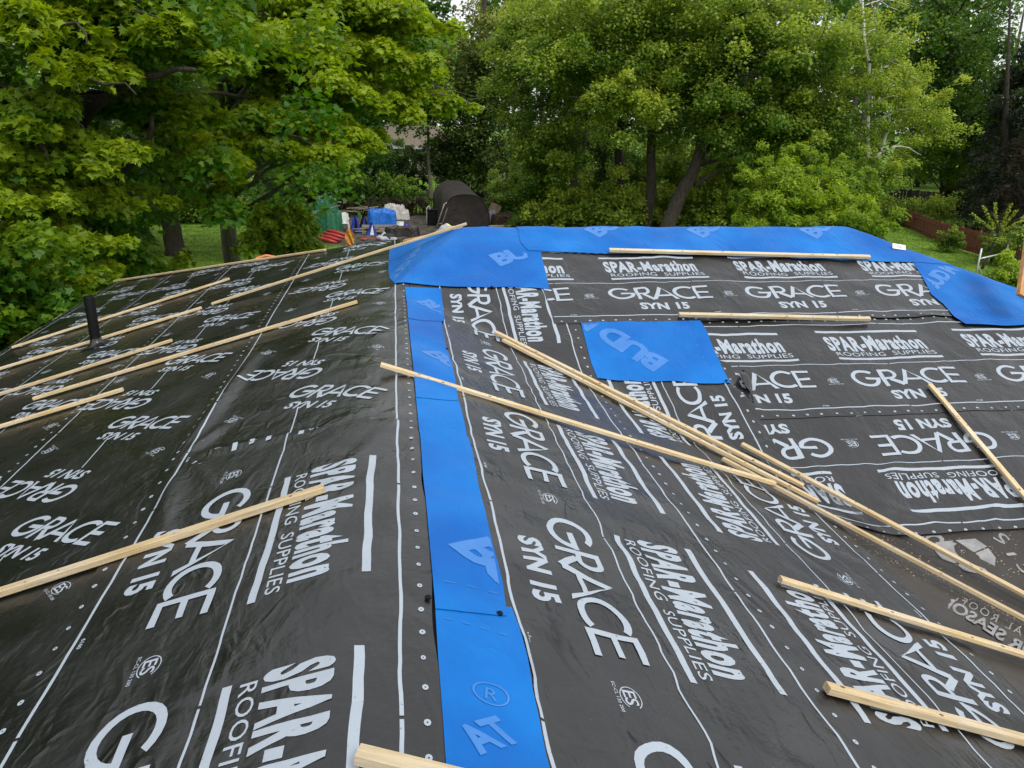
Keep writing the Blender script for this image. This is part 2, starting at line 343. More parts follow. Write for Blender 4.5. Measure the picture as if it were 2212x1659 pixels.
P_LOGO_T = comb([(P_LOGO, -.22, .27)])
def dots_proto(u):
    P = []
    for k in range(11):
        c = .06+k*TILE/11; P.append((c, u))
    VV = []; FF = []
    for (c, uu) in P:
        b = len(VV); c += .006*math.sin(c*91); k1 = .9+.25*abs(math.sin(c*57))
        VV += [(c+.0105*k1*math.cos(t*math.pi/4), uu+.0085*k1*math.sin(t*math.pi/4), 0) for t in range(8)]+[(c+.003*math.cos(t*math.pi/4), uu+.0025*math.sin(t*math.pi/4), 0) for t in range(8)]
        FF += [(b+t, b+(t+1) % 8, b+8+(t+1) % 8, b+8+t) for t in range(8)]
    return np.array(VV), FF
def line_proto(u, w, gap=.012): return fullbar(0, TILE-gap, u-w/2, u+w/2)
class Sheet:
    """a sheet laid on the roof: plan quad + offset + print, one mesh"""
    def __init__(s, quad, off, step=.035, edge=.004, seed=1):
        s.off = off; s.V = []; s.F = []; s.m = []; s.quad = quad; s.n = 0
        a, b, c, d = [np.array(q, float) for q in quad]       # ring order
        nu = max(2, int(max(np.linalg.norm(b-a), np.linalg.norm(c-d))/step)); nv = max(2, int(max(np.linalg.norm(d-a), np.linalg.norm(c-b))/step))
        U, T = np.meshgrid(np.linspace(0, 1, nu+1), np.linspace(0, 1, nv+1), indexing='ij')
        X = (1-U)*(1-T)*a[0]+U*(1-T)*b[0]+U*T*c[0]+(1-U)*T*d[0]; Y = (1-U)*(1-T)*a[1]+U*(1-T)*b[1]+U*T*c[1]+(1-U)*T*d[1]
        X = X+edge*2*vnoise(X*3+seed*7, Y*3)*1.5; Y = Y+edge*2*vnoise(X*3, Y*3+seed*11)*1.5
        Z = surf(X, Y, off)
        s.addV(np.stack([X.ravel(), Y.ravel(), Z.ravel()], 1))
        idx = np.arange((nu+1)*(nv+1)).reshape(nu+1, nv+1)
        q = np.stack([idx[:-1, :-1], idx[1:, :-1], idx[1:, 1:], idx[:-1, 1:]], -1).reshape(-1, 4)
        s.F += [tuple(r) for r in q.tolist()]; s.m += [0]*len(q)
    def addV(s, V): s.V.append(V); s.n += len(V)
    def stamp(s, proto, origin, run, up, mi=1, lift=.0015, warp=.006):
        V, Fc = proto
        if len(V) == 0: return
        P = np.array(origin)[None]+V[:, :1]*np.array(run)[None]+V[:, 1:2]*np.array(up)[None]
        x = P[:, 0]; y = P[:, 1]
        # clip to the sheet's plan
        q = [np.array(p) for p in s.quad]; cen = sum(q)/4; inside = np.ones(len(V), bool); planes = []
        for i in range(4):
            a, b = q[i], q[(i+1) % 4]; n = np.array([-(b-a)[1], (b-a)[0]]); n = n/np.linalg.norm(n)
            if (cen-a)@n < 0: n = -n
            planes.append((a, n)); inside &= ((P-a)@n > .003)
        if not inside.any() and len(V) < 60: return
        if not inside.all():
            bm = bmesh.new(); bv = [bm.verts.new((P[i, 0], P[i, 1], V[i, 2])) for i in range(len(V))]
            for f in Fc:
                try: bm.faces.new([bv[i] for i in f])
                except ValueError: pass
            for a, n in planes:
                bmesh.ops.bisect_plane(bm, geom=list(bm.verts)+list(bm.edges)+list(bm.faces), dist=1e-6, plane_co=(a[0]+n[0]*.004, a[1]+n[1]*.004, 0), plane_no=(-n[0], -n[1], 0), clear_outer=True)
            V2, Fc = bm_out(bm)
            if len(V2) == 0: return
            x, y, zz = V2[:, 0], V2[:, 1], V2[:, 2]
        else: zz = V[:, 2]
        x = x+warp*(vnoise(x*6+y*3, y*7)*1.2+vnoise(x*15, y*13+5)*.7); y = y+warp*(vnoise(x*5+31, y*6-x*4)*1.2+vnoise(x*14+7, y*14)*.7)
        z = surf(x, y, s.off+lift)+zz
        b = s.n; s.addV(np.stack([x, y, z], 1)); s.F += [tuple(b+i for i in f) for f in Fc]; s.m += [mi]*len(Fc)
    def build(s, name, mats, label, cat, group=None):
        V = np.vstack(s.V); me = bpy.data.meshes.new(name); me.from_pydata(V.tolist(), [], s.F); me.update()
        me.polygons.foreach_set('material_index', np.array(s.m, np.int32))
        o = link(name, me, mats, None, False)
        sm = (np.array(s.m) == 0); me.polygons.foreach_set('use_smooth', sm)
        # make all normals point up
        bm = bmesh.new(); bm.from_mesh(me)
        for f in bm.faces:
            if f.normal.z < 0: f.normal_flip()
        bm.to_mesh(me); bm.free()
        return tag(o, label, cat, group)
def std_print(sh, origin, run, up, ks, ds=0., db=0., hide=(), warp=.006, T=TILE):
    run = np.array(run, float); up = np.array(up, float)
    for k in ks:
        o = np.array(origin)+run*T*k
        sh.stamp(TILE_A, o+run*ds, run, up, warp=warp); sh.stamp(TILE_B, o+run*db, run, up, warp=warp)
        sh.stamp(P_LOGO_T, o+run*ds, run, up, warp=.001)
        sh.stamp(P_NUM, o+run*(ds+.9)+up*.02, run, up, warp=.001)
        r2 = run*(T/TILE)
        sh.stamp(line_proto(.0, .011), o, r2, up, warp=warp); sh.stamp(line_proto(1.085, .011), o+run*.3, r2, up, warp=warp)
        sh.stamp(line_proto(.53, .008), o+run*.1, r2, up, warp=warp*1.3)
        sh.stamp(dots_proto(-.065), o, r2, up, warp=.002)
        sh.stamp(dots_proto(1.15), o, r2, up, warp=.002)
UG = 'printed underlayment sheets on the roof'
kR, kF, kL = 1/1.053, 1/1.066, 1/1.035

# ------------------------------------------------------------------ the house under the roof
def gridz(x0, x1, y0, y1, step, fn, mask=None):
    xs = np.arange(x0, x1+1e-6, step); ys = np.arange(y0, y1+1e-6, step); X, Y = np.meshgrid(xs, ys, indexing='ij'); Z = fn(X, Y)
    V = np.stack([X.ravel(), Y.ravel(), Z.ravel()], 1); idx = np.arange(X.size).reshape(X.shape)
    q = np.stack([idx[:-1, :-1], idx[1:, :-1], idx[1:, 1:], idx[:-1, 1:]], -1).reshape(-1, 4)
    if mask is not None:
        c = V[q].mean(1); q = q[mask(c[:, 0], c[:, 1])]
    return V, q
def farY(x):   # far edge of the near wing, y as function of x
    return np.interp(x, [-4.45, -.93, -.074, 1.0], [12.75, 10.0, 9.53, 9.2])
HX0, HX1 = -4.42, 8.6
house = empty('house', (1.5, 3, 0), 'house being re-roofed in the foreground, its hip roof covered in black and blue sheets', 'house')
def hmask(x, y): return ((x > HX0) & (y < farY(x)) & (x < 4.6) & (y > -2.6)) | ((x > .3) & (x < HX1) & (y > 2.2) & (y < 9.9))
def eavecut(x, y): return hmask(x, y) & (roofz(x, y) > EYE-4.15)
V, q = gridz(-4.46, 8.8, -2.6, 12.9, .06, lambda X, Y: roofz(X, Y)-.012, eavecut)
# base roof layer: snap far edge
me = npmesh('roof', V, q, np.full(len(q), 4)); roof = link('roof', me, M['base'], house, True)
# deck underside as solid volume with walls
mb = MB()
wallm = noisy('tan_siding', (.42, .38, .30), (.5, .46, .38), 5, .8, .3, 30, stretch=(1, 1, 12))
mb.box((-.0, 4.0, 1.15), (8.0, 11.6, 2.3)); mb.build('wall', wallm, house)
mb = MB(); mb.box((5.2, 6.2, .8), (5.2, 6.0, 1.6)); mb.build('wall', wallm, house)
mb = MB()
pts = [(HX0, y) for y in np.linspace(-2.6, 12.7, 18)]
for (a, b) in zip(pts[:-1], pts[1:]): mb.bar((a[0]-.02, a[1], float(roofz(*a))-.09), (b[0]-.02, b[1], float(roofz(*b))-.09), .03, .15)
mb.build('fascia_board', M['pine2'], house)
mb = MB(); xs = [-4.4, -2.6, -.93, -.074]
for a, b in zip(xs[:-1], xs[1:]):
    mb.bar((a, float(farY(a))+.03, float(roofz(a, farY(a)))-.09), (b, float(farY(b))+.03, float(roofz(b, farY(b)))-.09), .03, .15)
mb.build('fascia_board', M['pine2'], house)
# nail strip: pale boards showing along the hip edges
def hipline(s): return (4.77+s, 7.73-s)

# ------------------------------------------------------------------ underlayment sheets
# far slope rows (prints run +x, letter tops +y)
def hipx(y): return 4.77+(7.74-y)
def row(ytop, ybot, xl, off, origin_y, ds, db, flip, label):
    sh = Sheet([(xl, ytop), (xl, ybot), (min(hipx(ybot), 8.55), ybot), (min(hipx(ytop), 8.55), ytop)], off, seed=int(ytop*10))
    if not flip: std_print(sh, (0, origin_y), (1, 0), (0, kF), range(-1, 7), ds, db, warp=.010)
    else: std_print(sh, (0, origin_y), (-1, 0), (0, -kF), range(-7, 1), ds, db, warp=.010)
    return sh.build('underlayment_sheet', [M['sheet'], M['print']], label, 'roofing underlayment', UG)
row(5.10, 3.93, 2.60, .004, 5.02, -.45, -.36, True, 'black printed sheet with upside-down lettering, lowest row of the far slope above the brown valley')
row(6.24, 4.99, 2.50, .008, 5.08, .98, .95, False, 'black printed sheet, middle row on the far slope, starting beside the square blue patch')
row(7.40, 6.17, 1.28, .020, 6.26, .55, .60, False, 'black printed sheet, top row on the far slope directly under the long blue ridge strip')
# right slope sheets running away from the viewer
sh = Sheet([(1.30, -1.5), (2.63, -1.5), (2.63, 5.62), (1.30, 6.22)], .012, seed=4)
std_print(sh, (2.50, 1.95-TILE*3), (0, 1), (-kR, 0), range(-1, 8), 0, 0, warp=.012)
sh.build('underlayment_sheet', [M['sheet'], M['print']], 'black printed sheet on the right slope, lettering reading upward, beside the brown valley', 'roofing underlayment', UG)
sh = Sheet([(.10, -1.5), (1.49, -1.5), (1.51, 6.80), (.10, 6.80)], .016, seed=5)
std_print(sh, (.36, 2.96+TILE*3), (0, -1), (kR, 0), range(-1, 7), 0, 0, warp=.012)
sh.build('underlayment_sheet', [M['sheet'], M['print']], 'black printed sheet just right of the blue centre strip, lettering reading downward', 'roofing underlayment', UG)
# left slope
def diag_tile(sh, cx, cy):
    a = math.radians(-37); r = np.array([math.cos(a), math.sin(a)]); u = np.array([-math.sin(a), math.cos(a)])
    for s in (1, -1):
        R, Uu = r*s, u*s; c = np.array([cx, cy])
        sh.stamp(P_GRACE_S, c+R*.0-Uu*.22+R*.02, R*.98, Uu, warp=.005); sh.stamp(P_SYN_S, c-Uu*.35+R*.17-R*.02, R, Uu, warp=.004)
    sh.stamp(fullbar(0, .42, -.004, .004), (cx, cy-.42), (0, -1), (1, 0), warp=.003)
    sh.stamp(fullbar(0, .10, -.004, .004), (cx, cy-.86), (0, -1), (1, 0), warp=.003)
    sh.stamp(P_LOGO, (cx+.36, cy+.42), (.55, -.8), (.8, .55), warp=.001); sh.stamp(P_LOGO, (cx-.32, cy-.35), (-.55, .8), (-.8, -.55), warp=.001)
def left_sheet(x0, x1, y0, y1f, off, xm, yc, ks, seed, label, xl):
    sh = Sheet([(x0, y0), (x1, y0), (x1, float(farY(x1))-.03 if y1f is None else y1f), (x0, float(farY(x0))-.03 if y1f is None else y1f)], off, seed=seed)
    for k in ks: diag_tile(sh, xm, yc+1.31*k)
    for k in range(-4, 9):
        o = (xl, yc+1.31*k); sh.stamp(line_proto(0, .010), o, (0, 1), (1, 0), warp=.004)
        sh.stamp(dots_proto(0.065), o, (0, 1), (-1, 0), warp=.002)
        sh.stamp(dots_proto(0.062), (xl+1.09, yc+1.31*k), (0, 1), (1, 0), warp=.002); sh.stamp(line_proto(0, .010), (xl+1.08, yc+1.31*k), (0, 1), (1, 0), warp=.004)
    return sh.build('underlayment_sheet', [M['sheet'], M['print']], label, 'roofing underlayment', UG)
left_sheet(-4.42, -3.12, -2, None, .004, -3.79, 8.55, range(-6, 4), 11, 'black printed sheet along the left eave, lowest on the left slope', -4.30)
left_sheet(-3.35, -2.10, -2, None, .008, -2.78, 7.45, range(-6, 5), 12, 'black printed sheet on the left slope that the vent pipe comes through', -3.26)
left_sheet(-2.30, -1.00, -2, None, .012, -1.76, 5.00, range(-5, 6), 13, 'black printed sheet on the left slope, two sheets below the crest', -2.22)
left_sheet(-1.20, .09, 3.2, None, .016, -.575, 4.58, range(-1, 5), 14, 'black printed sheet wrapping over the crest beyond the lapped seam, wrinkled at its near end', -1.11)
sh = Sheet([(-1.20, -1.6), (.075, -1.6), (.085, 3.66), (-1.22, 3.88)], .021, edge=.012, seed=15)
std_print(sh, (-1.11, 3.25), (0, -1), (1, 0), range(0, 5), 0, 0, warp=.007, T=1.34)
std_print(sh, (-1.11, 4.69), (0, -1), (1, 0), range(0, 1), 0, 0, warp=.007, T=1.44)
sh.build('underlayment_sheet', [M['sheet'], M['print']], 'glossy black printed sheet nearest the viewer on the left, large lettering reading downward', 'roofing underlayment', UG)

# ------------------------------------------------------------------ blue membrane pieces
def poly_sheet(px, off, prints, label, world=False, step=.05, lump=.0):
    pts = px if world else [hit(*p) for p in px]
    bm = bmesh.new(); vs = [bm.verts.new((x, y, 0)) for x, y in pts]
    es = [bm.edges.new((vs[i], vs[(i+1) % len(vs)])) for i in range(len(vs))]
    bmesh.ops.triangle_fill(bm, use_beauty=True, edges=es); cut_grid(bm, step); V, Fc = bm_out(bm)
    sh = Sheet.__new__(Sheet); sh.off = off; sh.V = []; sh.F = []; sh.m = []; sh.n = 0
    x, y = V[:, 0], V[:, 1]
    z = surf(x, y, off)+lump*np.maximum(0, vnoise(x*1.7, y*1.7+3))
    sh.addV(np.stack([x, y, z], 1)); sh.F += Fc; sh.m += [0]*len(Fc)
    sh.quad = None
    for (proto, o, run, up, clip) in prints:
        sh.quad = clip; sh.stamp(proto, o, run, up, lift=.0022, warp=.006)
    return sh.build('blue_membrane', [M['blue'], M['bluep']], label, 'roofing membrane', 'blue membrane pieces on ridges and hips')
def tag_dash(n, p=.075, ln=.038, w=.004): 
    return comb([(fullbar(k*p, k*p+ln, -w/2, w/2), 0, 0) for k in range(n)])
P_B = text_proto('BUD MAT', 1.30, .20, .05, .92)
def pxrun(a, b):
    a = np.array(hit(*a)); b = np.array(hit(*b)); r = (b-a)/np.linalg.norm(b-a); return (tuple(a), tuple(r), (-r[1], r[0]))
P_REG = comb([(text_proto('R', .035, .05, .0, 1, None), -.017, -.025), (strokes([arc(0, 0, .052, .045, 0, 360, .006, 28)], 1), 0, 0)])
# pieces of the long centre strip
bx0, bx1 = .085, .35
clipc = [(.09, 3.5), (.300, 3.5), (.355, 6.8), (.07, 6.8)]
poly_sheet([(875, 627), (879, 660), (882, 698), (920, 700), (960, 701), (960, 690), (956, 660), (953, 630)], .030,
           [(P_B, (.13, 6.4), (.5, -.5), (.6, .6), clipc)], 'short far piece of the blue centre strip just below the big junction piece')
poly_sheet([(881, 690), (887, 745), (893, 800), (899, 868), (940, 872), (990, 876), (984, 830), (976, 792), (963, 755), (956, 715), (953, 690)], .027,
           [(tag_dash(4), (.10, 5.05), (1, -.1), (0, 1), clipc), (P_B, (.14, 4.95), (.55, -.6), (.6, .6), clipc)], 'second piece of the blue centre strip, between two seams')
poly_sheet([(898, 860), (902, 900), (906, 940), (912, 968), (960, 966), (1012, 972), (1004, 925), (996, 890), (984, 858), (940, 860)], .024,
           [(P_B, (.30, 4.45), (.10, -.95), (.8, .1), clipc), (tag_dash(4), (.10, 3.72), (1, -.1), (0, 1), clipc)],
           'third piece of the blue centre strip, crossed by the long batten')
poly_sheet([(908, 950), (914, 1040), (921, 1100), (928, 1180), (935, 1260), (941, 1330), (1000, 1337), (1080, 1345), (1094, 1345), (1092, 1322), (1086, 1272), (1074, 1225), (1062, 1180), (1049, 1120), (1034, 1062), (1022, 990), (1012, 955)], .028,
           [(P_B, (.16, 2.50), (.6, -.7), (.75, .6), [(.1, 2.16), (.325, 2.16), (.325, 3.55), (.1, 3.55)]), (tag_dash(4), (.12, 2.245), (1, -.06), (0, 1), [(.1, 2.1), (.325, 2.1), (.325, 3.4), (.1, 3.4)])],
           'middle piece of the blue centre strip on the crest, its lower edge lifted')
poly_sheet([(940, 1318), (946, 1420), (952, 1500), (958, 1580), (964, 1670), (990, 1900), (1230, 1900), (1190, 1685), (1178, 1640), (1166, 1580), (1150, 1510), (1139, 1440), (1122, 1372), (1105, 1325), (1000, 1312)], .024,
           [(text_proto('AT', 1, 1, .04, .95), hit(1036, 1648), tuple(np.array(hit(1131, 1615))-np.array(hit(1036, 1648))), tuple(np.array(hit(973, 1594))-np.array(hit(1036, 1648))), [(.095, .6), (.35, .6), (.335, 2.0), (.095, 2.0)]), (P_REG, (.222, 1.73), (1, -.25), (.2, 1), [(.1, .9), (.4, .9), (.4, 2.0), (.1, 2.0)]),
            (tag_dash(5, .055, .026), (.11, 2.045), (1, -.17), (0, 1), [(.1, .9), (.335, .9), (.33, 2.1), (.1, 2.1)])],
           'blue membrane strip piece nearest the viewer, with a pale registered mark and cut-off lettering')
# patch over the junction of crest and far ridge
jp = [hit(*p) for p in [(841, 545), (839, 590), (843, 608), (853, 619), (940, 623), (1060, 627), (1186, 628), (1180, 600), (1168, 552)]]
poly_sheet(jp+[(1.42, 7.95), (.95, 8.1), (.62, 8.0), (.35, 8.25), (.12, 8.7), (-.07, 9.0)], .026,
           [(P_B, *pxrun((1079, 580), (1168, 553)), [(.2, 6.8), (1.22, 6.8), (1.22, 7.25), (.2, 7.6)]),
            (P_B, (-.03, 6.95), (.28, .9), (-.5, .25), [(-.05, 6.8), (.5, 6.8), (.7, 7.7), (-.02, 8.5)]),
            (tag_dash(17), (-.0, 6.86), (1, -.03), (0, 1), [(-.05, 6.7), (1.28, 6.7), (1.3, 7.3), (-.05, 7.3)])],
           'large blue membrane piece where the crest meets the far ridge', world=True)
# ridge strip
rb = [hit(*p) for p in [(1120, 503), (1124, 530), (1140, 549), (1240, 552), (1400, 556), (1600, 560), (1850, 568), (1990, 573)]]+[(5.52, 7.0)]
poly_sheet(rb+[(5.7, 7.1), (5.0, 7.9), (4.75, 8.3), (1.2, 8.3), (1.15, 7.9)], .032,
           [(P_B, hit(x0, 520), (.80, .60), (-.60, .80), [(1.3, 7.2), (5.2, 7.2), (4.8, 7.73), (1.3, 7.73)]) for x0 in (1292, 1516, 1762)]
           + [(tag_dash(42, .085, .04), (1.45, 7.24), (1, -.012), (0, 1), [(1.3, 7.1), (5.0, 7.1), (4.9, 7.70), (1.3, 7.70)])],
           'long blue membrane strip folded along the whole far ridge', world=True)
# hip strip on the right
hb = [hit(*p) for p in [(1973, 574), (1990, 600), (2010, 640), (2035, 660), (2060, 690), (2085, 705), (2140, 707), (2209, 708)]]
poly_sheet(hb+[(5.9, 5.98), (7.3, 5.92), (6.85, 6.45), (6.1, 7.05), (5.55, 7.4), (5.0, 7.75)], .028,
           [(text_proto('BUD MAT', .85, .16, .05, .92), *pxrun((2020, 632), (2066, 592)), [(5.05, 6.2), (5.6, 6.1), (5.85, 6.6), (5.1, 7.3)]), (tag_dash(20, .08, .04), (5.1, 6.10), (1, -.02), (0, 1), [(5.05, 6.0), (7, 6.0), (6.8, 6.4), (5.1, 6.4)])],
           'blue membrane wrapped over the right hip, running out of the frame', world=True)
# square patch
poly_sheet([(1254, 700), (1266, 745), (1278, 790), (1290, 823), (1340, 826), (1400, 829), (1460, 829), (1520, 834), (1578, 835), (1560, 800), (1540, 755), (1526, 720), (1512, 697), (1400, 698)], .020,
           [(P_B, *pxrun((1443, 786), (1318, 712)), [(1.52, 5.4), (2.5, 5.4), (2.5, 6.15), (1.52, 6.15)]), (tag_dash(9, .08, .04), (2.42, 5.42), (.02, 1), (1, 0), [(1.52, 5.4), (2.5, 5.4), (2.6, 6.15), (1.52, 6.15)])],
           'square blue membrane patch in the middle of the roof between lettered sheets')

# ------------------------------------------------------------------ print on the old base layer
oldq = [(2.62, 1.0), (6.5, 1.0), (6.5, 3.93), (2.62, 3.93)]
def old_sheet():
    o = Sheet.__new__(Sheet); o.off = -.009; o.V = []; o.F = []; o.m = []; o.n = 0; o.quad = oldq; return o
def old_build(sh, name):
    if not sh.V: return
    o = sh.build(name, [M['print_old']], None, None); o.parent = house; o.matrix_parent_inverse = Matrix.Translation(-Vector(house.location))
def px_text(name, body, p0, p1, ptop, bold=.02, space=1.):
    """body with baseline from pixel p0 to p1, first letter's top at ptop, all found on the roof surface"""
    sh = old_sheet(); a = np.array(hit(*p0)); b = np.array(hit(*p1)); t = np.array(hit(*ptop)); L = np.linalg.norm(b-a); h = np.linalg.norm(t-a)
    sh.stamp(text_proto(body, L, h, bold, space, .06), a, (b-a)/L, (t-a)/h, 0, lift=.0, warp=.004); old_build(sh, name)
px_text('faded_lettering', 'FOUR', (2066, 1172), (1960, 1120), (2036, 1192), .03)
px_text('faded_lettering', 'FOUR SEASONS', (2290, 1462), (2008, 1283), (2296, 1436), .03)
px_text('faded_lettering', 'METAL ROOFING', (2268, 1404), (2020, 1268), (2272, 1388), .0, 1.3)
px_text('faded_lettering', '915', (2140, 1152), (2212, 1240), (2172, 1146), .0, 1.1)
# the faded emblem: a disc cut by a roof line, with four panes left dark
hc = np.array(hit(2085, 1193)); ex = np.array(hit(2150, 1225))-hc; ey = np.array(hit(2108, 1160))-hc
def pl(pts):
    V = np.array([[p[0], p[1], 0] for p in pts]); return V, [tuple(range(len(pts)))]
sh = old_sheet()
for P in ([(-.95, -.15), (-.55, .35), (-.3, -.1), (-.05, -.3), (-.05, -.75), (-.45, -.9), (-.8, -.6)], [(-.48, .42), (0, .95), (.45, .85), (.2, .3)],
          [(.26, .3), (.5, .8), (.85, .5), (.98, .05), (.3, -.05)], [(-.18, .1), (.15, .3), (.24, -.06), (.0, -.2)], [(.05, -.35), (.98, -.05), (.85, -.55), (.3, -.95), (.05, -.8)]):
    sh.stamp(pl(P), hc, ex, ey, 0, lift=0, warp=0)
old_build(sh, 'faded_emblem')

# ------------------------------------------------------------------ wooden battens
def batten(p0, p1, label, w=.040, t=.024, mat='pine', lift=(.014, .014), clr=.018, P0=None, P1=None, seed=0, ext=(0, 0)):
    a = Vector((*hit(*p0), 0)) if P0 is None else Vector(P0); b = Vector((*hit(*p1), 0)) if P1 is None else Vector(P1)
    if P0 is None: a.z = float(surf(a.x, a.y, lift[0]))
    if P1 is None: b.z = float(surf(b.x, b.y, lift[1]))
    d = (b-a).normalized(); a = a-d*ext[0]; b = b+d*ext[1]
    n = 24; need = 0
    for i in range(1, n):
        p = a.lerp(b, i/n)
        for s in (-.018, .018):
            q_ = Vector((-d.y, d.x, 0))*s
            need = max(need, float(surf(p.x+q_.x, p.y+q_.y, clr))-p.z+.001)
    need = min(need, .045); a.z += need; b.z += need
    L = (b-a).length; c = (a+b)/2; e = .05
    nx = (float(roofz(c.x+e, c.y))-float(roofz(c.x-e, c.y)))/(2*e); ny = (float(roofz(c.x, c.y+e))-float(roofz(c.x, c.y-e)))/(2*e)
    up = Vector((-nx, -ny, 1)); x = (b-a).normalized(); y = up.cross(x).normalized(); z = x.cross(y)
    R = Matrix((x, y, z)).transposed().to_4x4()
    rr = random.Random(seed); V = []; Fs = []; k = 14; bow = rr.uniform(-.004, .004); tw = rr.uniform(-.003, .003)
    mb = MB(); c4 = .003
    prof = [(-w/2+c4, 0), (w/2-c4, 0), (w/2, c4), (w/2, t-c4), (w/2-c4, t), (-w/2+c4, t), (-w/2, t-c4), (-w/2, c4)]
    for i in range(k+1):
        s = i/k; yy = bow*math.sin(math.pi*s)*3+tw*math.sin(2*math.pi*s)
        for (py, pz) in prof: V.append((s*L, py+yy, pz))
    for i in range(k):
        for j in range(8): Fs.append((i*8+j, (i+1)*8+j, (i+1)*8+(j+1) % 8, i*8+(j+1) % 8))
    Fs.append(tuple(range(8))); Fs.append(tuple(k*8+j for j in range(8))[::-1])
    mb.add(V, Fs, 0)
    for _ in range(int(L*5)):            # knots and nail holes
        s = rr.uniform(.03, .97)*L; r = rr.uniform(.003, .0075); yy = rr.uniform(-.4, .4)*w+bow*math.sin(math.pi*s/L)*3
        mb.add([(s+r*1.5*math.cos(q*math.pi/4), yy+r*math.sin(q*math.pi/4), t+.0006) for q in range(8)], [tuple(range(8))], 1)
    o = mb.build('wood_batten', [M[mat], M['knot']])
    o.matrix_world = Matrix.Translation(a) @ R
    return tag(o, label, 'batten', 'loose wooden battens lying on the roof')
A3 = hit(460, 664); a3z = float(surf(A3[0], A3[1], .03))
top3 = (.70, 7.85, float(roofz(.62, 7.75))+.05)
BT = [
 ((248, 612), (703, 546), 'thin wood batten along the far left edge of the roof, against the trees', {}),
 ((28, 757), (497, 608), 'wood batten on the left slope passing behind the top part of the vent pipe', {}),
 ((460, 664), (990, 497), 'long wood batten reaching from the left slope onto the blue piece at the ridge', dict(P0=(A3[0], A3[1], a3z), P1=top3)),
 ((0, 804), (437, 671), 'wood batten passing right behind the foot of the vent pipe', dict(ext=(.5, 0))),
 ((0, 860), (374, 742), 'wood batten just in front of the vent pipe, ending short of the middle', dict(ext=(.5, 0))),
 ((75, 870), (773, 660), 'longest wood batten on the left slope, from the left edge nearly to the crest', {}),
 ((0, 932), (268, 850), 'short wood batten at the left edge below the longest left batten', dict(ext=(.6, 0))),
 ((0, 1297), (703, 1073), 'thick wood batten in the left foreground lying across the word GRACE', dict(ext=(.4, 0), w=.042, t=.028)),
 ((822, 813), (1670, 1063), 'wood batten crossing the blue centre strip and running down to the bundle', dict(clr=.033)),
 ((1070, 729), (1732, 1065), 'upper wood batten of the close pair starting left of the square blue patch', {}),
 ((1086, 745), (1765, 1096), 'lower wood batten of the close pair starting left of the square blue patch', {}),
 ((1559, 1003), (2212, 1352), 'wood batten from the end of the bundle down the valley to the right edge', dict(ext=(0, .4))),
 ((1600, 972), (2212, 1300), 'wood batten above the valley crossing the faded house emblem, just right of the bundle', dict(ext=(0, .5))),
 ((2006, 840), (2212, 1082), 'wood batten on the far slope covering the 1 of a SYN 15 at the right', dict(ext=(0, .5))),
 ((1681, 1269), (2212, 1428), 'wood batten in the right foreground crossing the middle of the lettered sheet', dict(ext=(0, .5))),
 ((1780, 1503), (2212, 1622), 'thick wood batten at the lower right corner', dict(ext=(0, .5), w=.044, t=.030)),
 ((1315, 553), (1876, 567), 'pale wood batten just under the blue ridge strip', dict(clr=.03, mat='pine2', t=.03)),
 ((1465, 691), (1876, 701), 'pale wood batten above the square blue patch on the seam of the rows', dict(clr=.026, mat='pine2', t=.03)),
 ((773, 1668), (985, 1716), 'wood batten end poking into the bottom of the frame across the blue strip', dict(ext=(0, .6), mat='pine2', w=.046, t=.03, clr=.03)),
]
for i, (p0, p1, lab, kw) in enumerate(BT): batten(p0, p1, lab, seed=i, **kw)

# ------------------------------------------------------------------ vent pipe and roof clutter
px_, py_ = hit(209, 748); pz_ = float(surf(px_, py_, 0))
vp = empty('vent_pipe', (px_, py_, pz_), 'black plastic plumbing vent pipe standing on the left slope', 'vent pipe')
mb = MB(); r = .048; hgt = .50; n = 28; V = []; Fs = []
for (rr_, z_) in ((r, -.05), (r, hgt-.004), (r-.001, hgt), (r-.008, hgt), (r-.009, hgt-.004), (r-.009, hgt-.35)):
    V += [(px_+rr_*math.cos(2*math.pi*j/n)+.0*z_, py_+rr_*math.sin(2*math.pi*j/n), pz_+z_) for j in range(n)]
for i in range(5):
    for j in range(n): Fs.append((i*n+j, i*n+(j+1) % n, (i+1)*n+(j+1) % n, (i+1)*n+j))
Fs.append(tuple(5*n+j for j in range(n))); mb.add(V, Fs); mb.build('pipe', M['abs'], vp, True)
mb = MB(); V = []; Fs = []
for k_, (rr_, dz) in enumerate(((.050, .075), (.056, .03), (.085, .014), (.13, .004))):
    for j in range(n):
        a = 2*math.pi*j/n; q = rr_*(1+(.12*math.sin(3*a+k_)+.10*math.sin(7*a+k_*2))*(k_ > 0)); x = px_+q*math.cos(a); y = py_+q*math.sin(a)
        V.append((x, y, float(surf(x, y, .012))+dz))
for i in range(3):
    for j in range(n): Fs.append((i*n+j, i*n+(j+1) % n, (i+1)*n+(j+1) % n, (i+1)*n+j))
mb.add(V, Fs); mb.build('flashing_collar', M['sheet'], vp, True)
